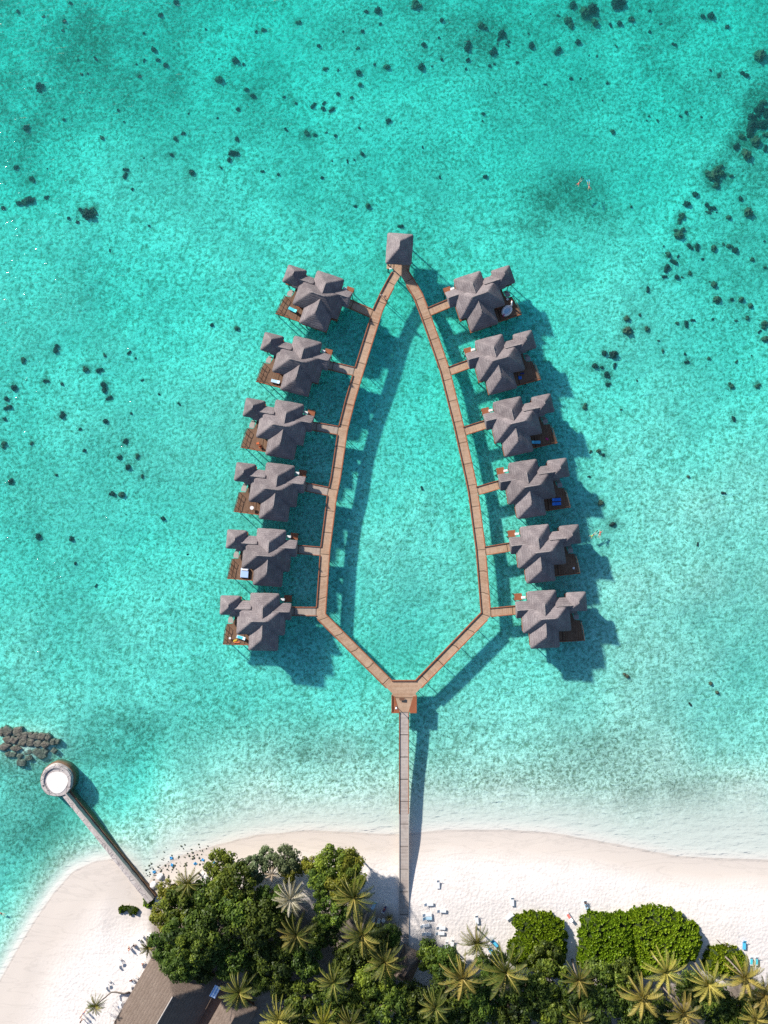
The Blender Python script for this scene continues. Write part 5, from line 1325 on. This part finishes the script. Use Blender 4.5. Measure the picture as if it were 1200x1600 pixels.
PCACHE = {}
def person(pose, top, bottom, hair=M_hair, fins=None):
    J = pose_joints(pose)
    nodes = {'pelvis': (J['pelvis'], .125), 'waist': (J['waist'], .115), 'chest': (J['chest'], .14), 'neck': (J['neck'], .06), 'head': (J['head'], .085)}
    edges = [('pelvis', 'waist'), ('waist', 'chest'), ('chest', 'neck'), ('neck', 'head')]
    for s in 'LR':
        sg = -1 if s == 'L' else 1
        for n, r in (('sh', .065), ('el', .043), ('wr', .03), ('hip', .095), ('kn', .06), ('an', .042), ('to', .032)): nodes[n + s] = (J[n + s], r)
        edges += [('chest', 'sh' + s), ('sh' + s, 'el' + s), ('el' + s, 'wr' + s), ('pelvis', 'hip' + s), ('hip' + s, 'kn' + s), ('kn' + s, 'an' + s), ('an' + s, 'to' + s)]
        d = (J['wr' + s] - J['el' + s]).normalized(); side = d.cross(Vector((sg, 0, 0))).normalized(); up = d.cross(side)
        pm = J['wr' + s] + d * .075; nodes['pm' + s] = (pm, .034); edges.append(('wr' + s, 'pm' + s))
        for f, (off, ln) in enumerate(((-.03, .062), (-.01, .08), (.01, .075), (.03, .058))):
            a = pm + d * .02 + side * off; k = a + d * ln * .55 + up * .006; e = a + d * ln + up * .022
            nodes[f'f{f}a{s}'] = (a, .011); nodes[f'f{f}b{s}'] = (k, .0095); nodes[f'f{f}c{s}'] = (e, .008)
            edges += [('pm' + s, f'f{f}a{s}'), (f'f{f}a{s}', f'f{f}b{s}'), (f'f{f}b{s}', f'f{f}c{s}')]
        a = J['wr' + s] + d * .04 - side * .035; e = a + d * .04 - side * .025
        nodes['t1' + s] = (a, .013); nodes['t2' + s] = (e, .01); edges += [('wr' + s, 't1' + s), ('t1' + s, 't2' + s)]
    body = skin_mesh('body', nodes, edges, M_skin)
    # head with brow, nose, mouth and ears fused into the body mesh
    bm = bmesh.new(); bm.from_mesh(body); hc = J['head'] + Vector((0, .01, .03))
    res = bmesh.ops.create_uvsphere(bm, u_segments=16, v_segments=12, radius=1.0)
    for v in res['verts']:
        c = v.co; w = .078 * (1 - .22 * max(0, -c.z)); y = .096 * c.y * (1 - .08 * max(0, -c.z)); v.co = hc + Vector((c.x * w, y, c.z * .118))
    def ball(off, r, sc=(1, 1, 1), mi=0):
        q = bmesh.ops.create_uvsphere(bm, u_segments=8, v_segments=6, radius=r, matrix=Matrix.Translation(hc + Vector(off)) @ Matrix.Diagonal((*sc, 1)))
        for f in {f for v in q['verts'] for f in v.link_faces}: f.material_index = mi
    ball((0, .098, -.018), .017, (.8, 1.1, 1.4)); ball((0, .086, -.06), .02, (1.2, .5, .35), 2)
    for sx in (-1, 1): ball((sx * .03, .083, .006), .013, (1, .7, .8), 1); ball((sx * .078, 0, -.005), .024, (.4, .8, 1.2))
    bm.to_mesh(body); bm.free(); body.materials.append(M_black); body.materials.append(M_salmon)
    body.polygons.foreach_set('use_smooth', [True] * len(body.polygons))
    o = empty('person'); link_mesh('body', body, None, o)
    bm = bmesh.new(); q = bmesh.ops.create_uvsphere(bm, u_segments=16, v_segments=10, radius=1.0)
    for v in q['verts']:
        c = v.co.copy(); v.co = hc + Vector((c.x * .086, c.y * .104 - .012, max(c.z, -.35 if c.y < .2 else .35) * .126 + .006))
    bm_obj('hair', bm, hair, o, True)
    if top is not None:
        nd = {'waist': (J['waist'] - (J['waist'] - J['pelvis']) * .3, .13), 'chest': (J['chest'], .153), 'collar': (J['neck'] - (J['neck'] - J['chest']) * .25, .085)}; ed = [('waist', 'chest'), ('chest', 'collar')]
        for s in 'LR': nd['sh' + s] = (J['sh' + s], .078); nd['sl' + s] = (J['sh' + s].lerp(J['el' + s], .6), .06); ed += [('chest', 'sh' + s), ('sh' + s, 'sl' + s)]
        link_mesh('shirt', skin_mesh('shirt', nd, ed, top), None, o)
    if bottom is not None:
        nd = {'pelvis': (J['pelvis'], .14), 'belt': (J['pelvis'].lerp(J['waist'], .6), .128)}; ed = [('pelvis', 'belt')]
        for s in 'LR': nd['hip' + s] = (J['hip' + s], .108); nd['th' + s] = (J['hip' + s].lerp(J['kn' + s], .6), .09); ed += [('pelvis', 'hip' + s), ('hip' + s, 'th' + s)]
        link_mesh('shorts', skin_mesh('shorts', nd, ed, bottom), None, o)
    if fins is not None:
        for s in 'LR':
            a = J['to' + s]; d = (J['to' + s] - J['kn' + s]).normalized(); bm = bmesh.new()
            sx = Vector((1, 0, 0)); t = d.cross(sx).normalized() * .015
            vs = []
            for p, w in ((a - d * .12, .06), (a + d * .1, .09), (a + d * .42, .12)):
                vs.append([bm.verts.new(p - sx * w + t), bm.verts.new(p + sx * w + t), bm.verts.new(p + sx * w - t), bm.verts.new(p - sx * w - t)])
            for q, w in zip(vs, vs[1:]):
                for k in range(4): bm.faces.new((q[k], q[(k + 1) % 4], w[(k + 1) % 4], w[k]))
            bm.faces.new(vs[0]); bm.faces.new(vs[-1]); bm_obj('fin', bm, fins, o)
    return o

def build_people():
    def stand(o, x, y, h, z, lab):
        g = P(x, y, z); o.location = (g.x, g.y, z); o.rotation_euler = (0, 0, R(h)); tag(o, lab, 'person')
    stand(person('walk', M_shirt, M_black), 596.2, 463.5, 20, ZD, 'walker in a white top at the boardwalk edge near the pavilion')
    stand(person('walk', M_salmon, M_navy), 601.5, 465.5, 10, ZD, 'walker beside the white topped one on the boardwalk')
    def swim(o, x, y, h, lab):      # face down on the surface, head along the heading
        g = P(x, y, 0.0); o.rotation_euler = Euler((R(-90), 0, R(h - 90)), 'XYZ')
        m = Matrix.Rotation(R(h - 90), 4, 'Z') @ Matrix.Rotation(R(-90), 4, 'X'); o.location = Vector((g.x, g.y, -0.0)) - m @ Vector((0, 0, 0.95)); tag(o, lab, 'person', 'snorkellers in the lagoon')
    swim(person('swim', M_lime, M_black, M_hair, M_black), 927, 836, 215, 'snorkeller in a lime top and black fins beside the right villas')
    swim(person('swim', M_red, M_red, M_hair), 937.5, 834, 70, 'snorkeller all in red beside the right villas')
    swim(person('swim', M_red, M_black, M_hair, M_black), 905, 285.5, 235, 'snorkeller with a red top in the upper right lagoon')
    swim(person('swim', None, M_navy, M_hair, M_cyan), 920.3, 290.5, 280, 'snorkeller in blue shorts and light blue fins in the upper lagoon')
    swim(person('swim', M_navy, M_black, M_hair), 1.5, 1427, 160, 'swimmer in navy at the left edge of the photo')
    def sit(x, y, h, top, bot, lab):
        o = person('sit', top, bot); g = P(x, y, 1.7); z = tz(g.x, g.y); g = P(x, y, z + 0.2); o.location = (g.x, g.y, z); o.rotation_euler = (0, 0, R(h)); tag(o, lab, 'person', 'guests seated on the left beach')
    sit(209, 1476, 250, M_shirt, M_black, 'seated guest in a white shirt at the uppermost beach table'); sit(202.5, 1481, 30, M_salmon, M_dred, 'seated guest in a salmon top at the uppermost beach table')
    sit(223.5, 1504.5, 100, M_salmon, M_shirt, 'seated guest in salmon next to the grove edge'); sit(205.5, 1530, 200, M_dred, M_salmon, 'seated guest in dark red near the hall roof')
    def gz(x, y): g = P(x, y, 1.7); return tz(g.x, g.y)
    stand(person('stand', M_dred, M_black), 129.5, 1584, 60, gz(129.5, 1584), 'standing person in dark red beside the leaning palm')
    stand(person('walk', M_black, M_black), 129.5, 1591, 90, gz(129.5, 1591), 'person all in black at the lower left beach')
    stand(person('stand', M_navy, M_salmon), 134, 1578, 20, gz(134, 1578), 'person half under the leaning palm crown')
    def lie(o, x, y, h, lab):      # on the back upon a lounger, head along the heading
        g = P(x, y, 1.9); z = tz(g.x, g.y) + 0.56
        m = Matrix.Rotation(R(h - 90), 4, 'Z') @ Matrix.Rotation(R(-78), 4, 'X') @ Matrix.Rotation(math.pi, 4, 'Z')
        o.rotation_euler = m.to_euler(); p = P(x, y, z); o.location = Vector((p.x, p.y, z)) - m @ Vector((0, 0, 0.95)); tag(o, lab, 'person', 'sunbathers')
    lie(person('lie', M_navy, M_red), 601, 1420, 62, 'sunbather in dark blue and red lying left of the pier')
    lie(person('lie', M_black, M_cyan), 915, 1413, 105, 'sunbather in blue shorts lying above the large clipped bush')

# ------------------------------------------------------------------ light and camera
def build_light():
    w = bpy.data.worlds.new('World'); S.world = w; w.use_nodes = True
    nt = w.node_tree; bg = nt.nodes['Background']
    sky = nt.nodes.new('ShaderNodeTexSky'); sky.sky_type = 'NISHITA'; sky.sun_disc = False
    sky.sun_elevation = SUN_EL; sky.sun_rotation = math.atan2(SUN_AZ[0], SUN_AZ[1]) % (2 * math.pi)
    sky.air_density = 1.0; sky.dust_density = 0.4; sky.ozone_density = 2.5
    nt.links.new(sky.outputs[0], bg.inputs[0]); bg.inputs[1].default_value = 0.088
    sd = bpy.data.lights.new('sun', 'SUN'); sd.energy = 5.0; sd.angle = R(2.0); sd.color = (1.0, 0.93, 0.84)
    so = bpy.data.objects.new('sun', sd); COL.objects.link(so)
    d = Vector((SUN_AZ[0] * math.cos(SUN_EL), SUN_AZ[1] * math.cos(SUN_EL), math.sin(SUN_EL)))
    so.rotation_euler = d.to_track_quat('Z', 'Y').to_euler(); so.location = d * 300
    cd = bpy.data.cameras.new('camera'); cd.sensor_width = 36; cd.lens = F / 1600 * 36; cd.clip_end = 20000; cd.clip_start = 1
    co = bpy.data.objects.new('camera', cd); COL.objects.link(co)
    co.location = (0, 0, H); co.rotation_euler = (TH, 0, 0); S.camera = co
    S.view_settings.view_transform = 'Standard'; S.view_settings.look = 'None'; S.view_settings.exposure = 0.68; S.view_settings.gamma = 1
    S.render.engine = 'CYCLES'
    S.cycles.max_bounces = 8; S.cycles.volume_bounces = 3; S.cycles.transparent_max_bounces = 16; S.cycles.caustics_reflective = False; S.cycles.caustics_refractive = False
    S.cycles.use_denoising = False

build_terrain(); build_water()
place_villas(); build_walks(); build_pavilion(); build_groyne()
build_corals(); build_reef(); build_shore_debris()
build_trees(); build_palms(); build_bushes(); build_island_buildings()
build_loungers(); build_people(); build_light()
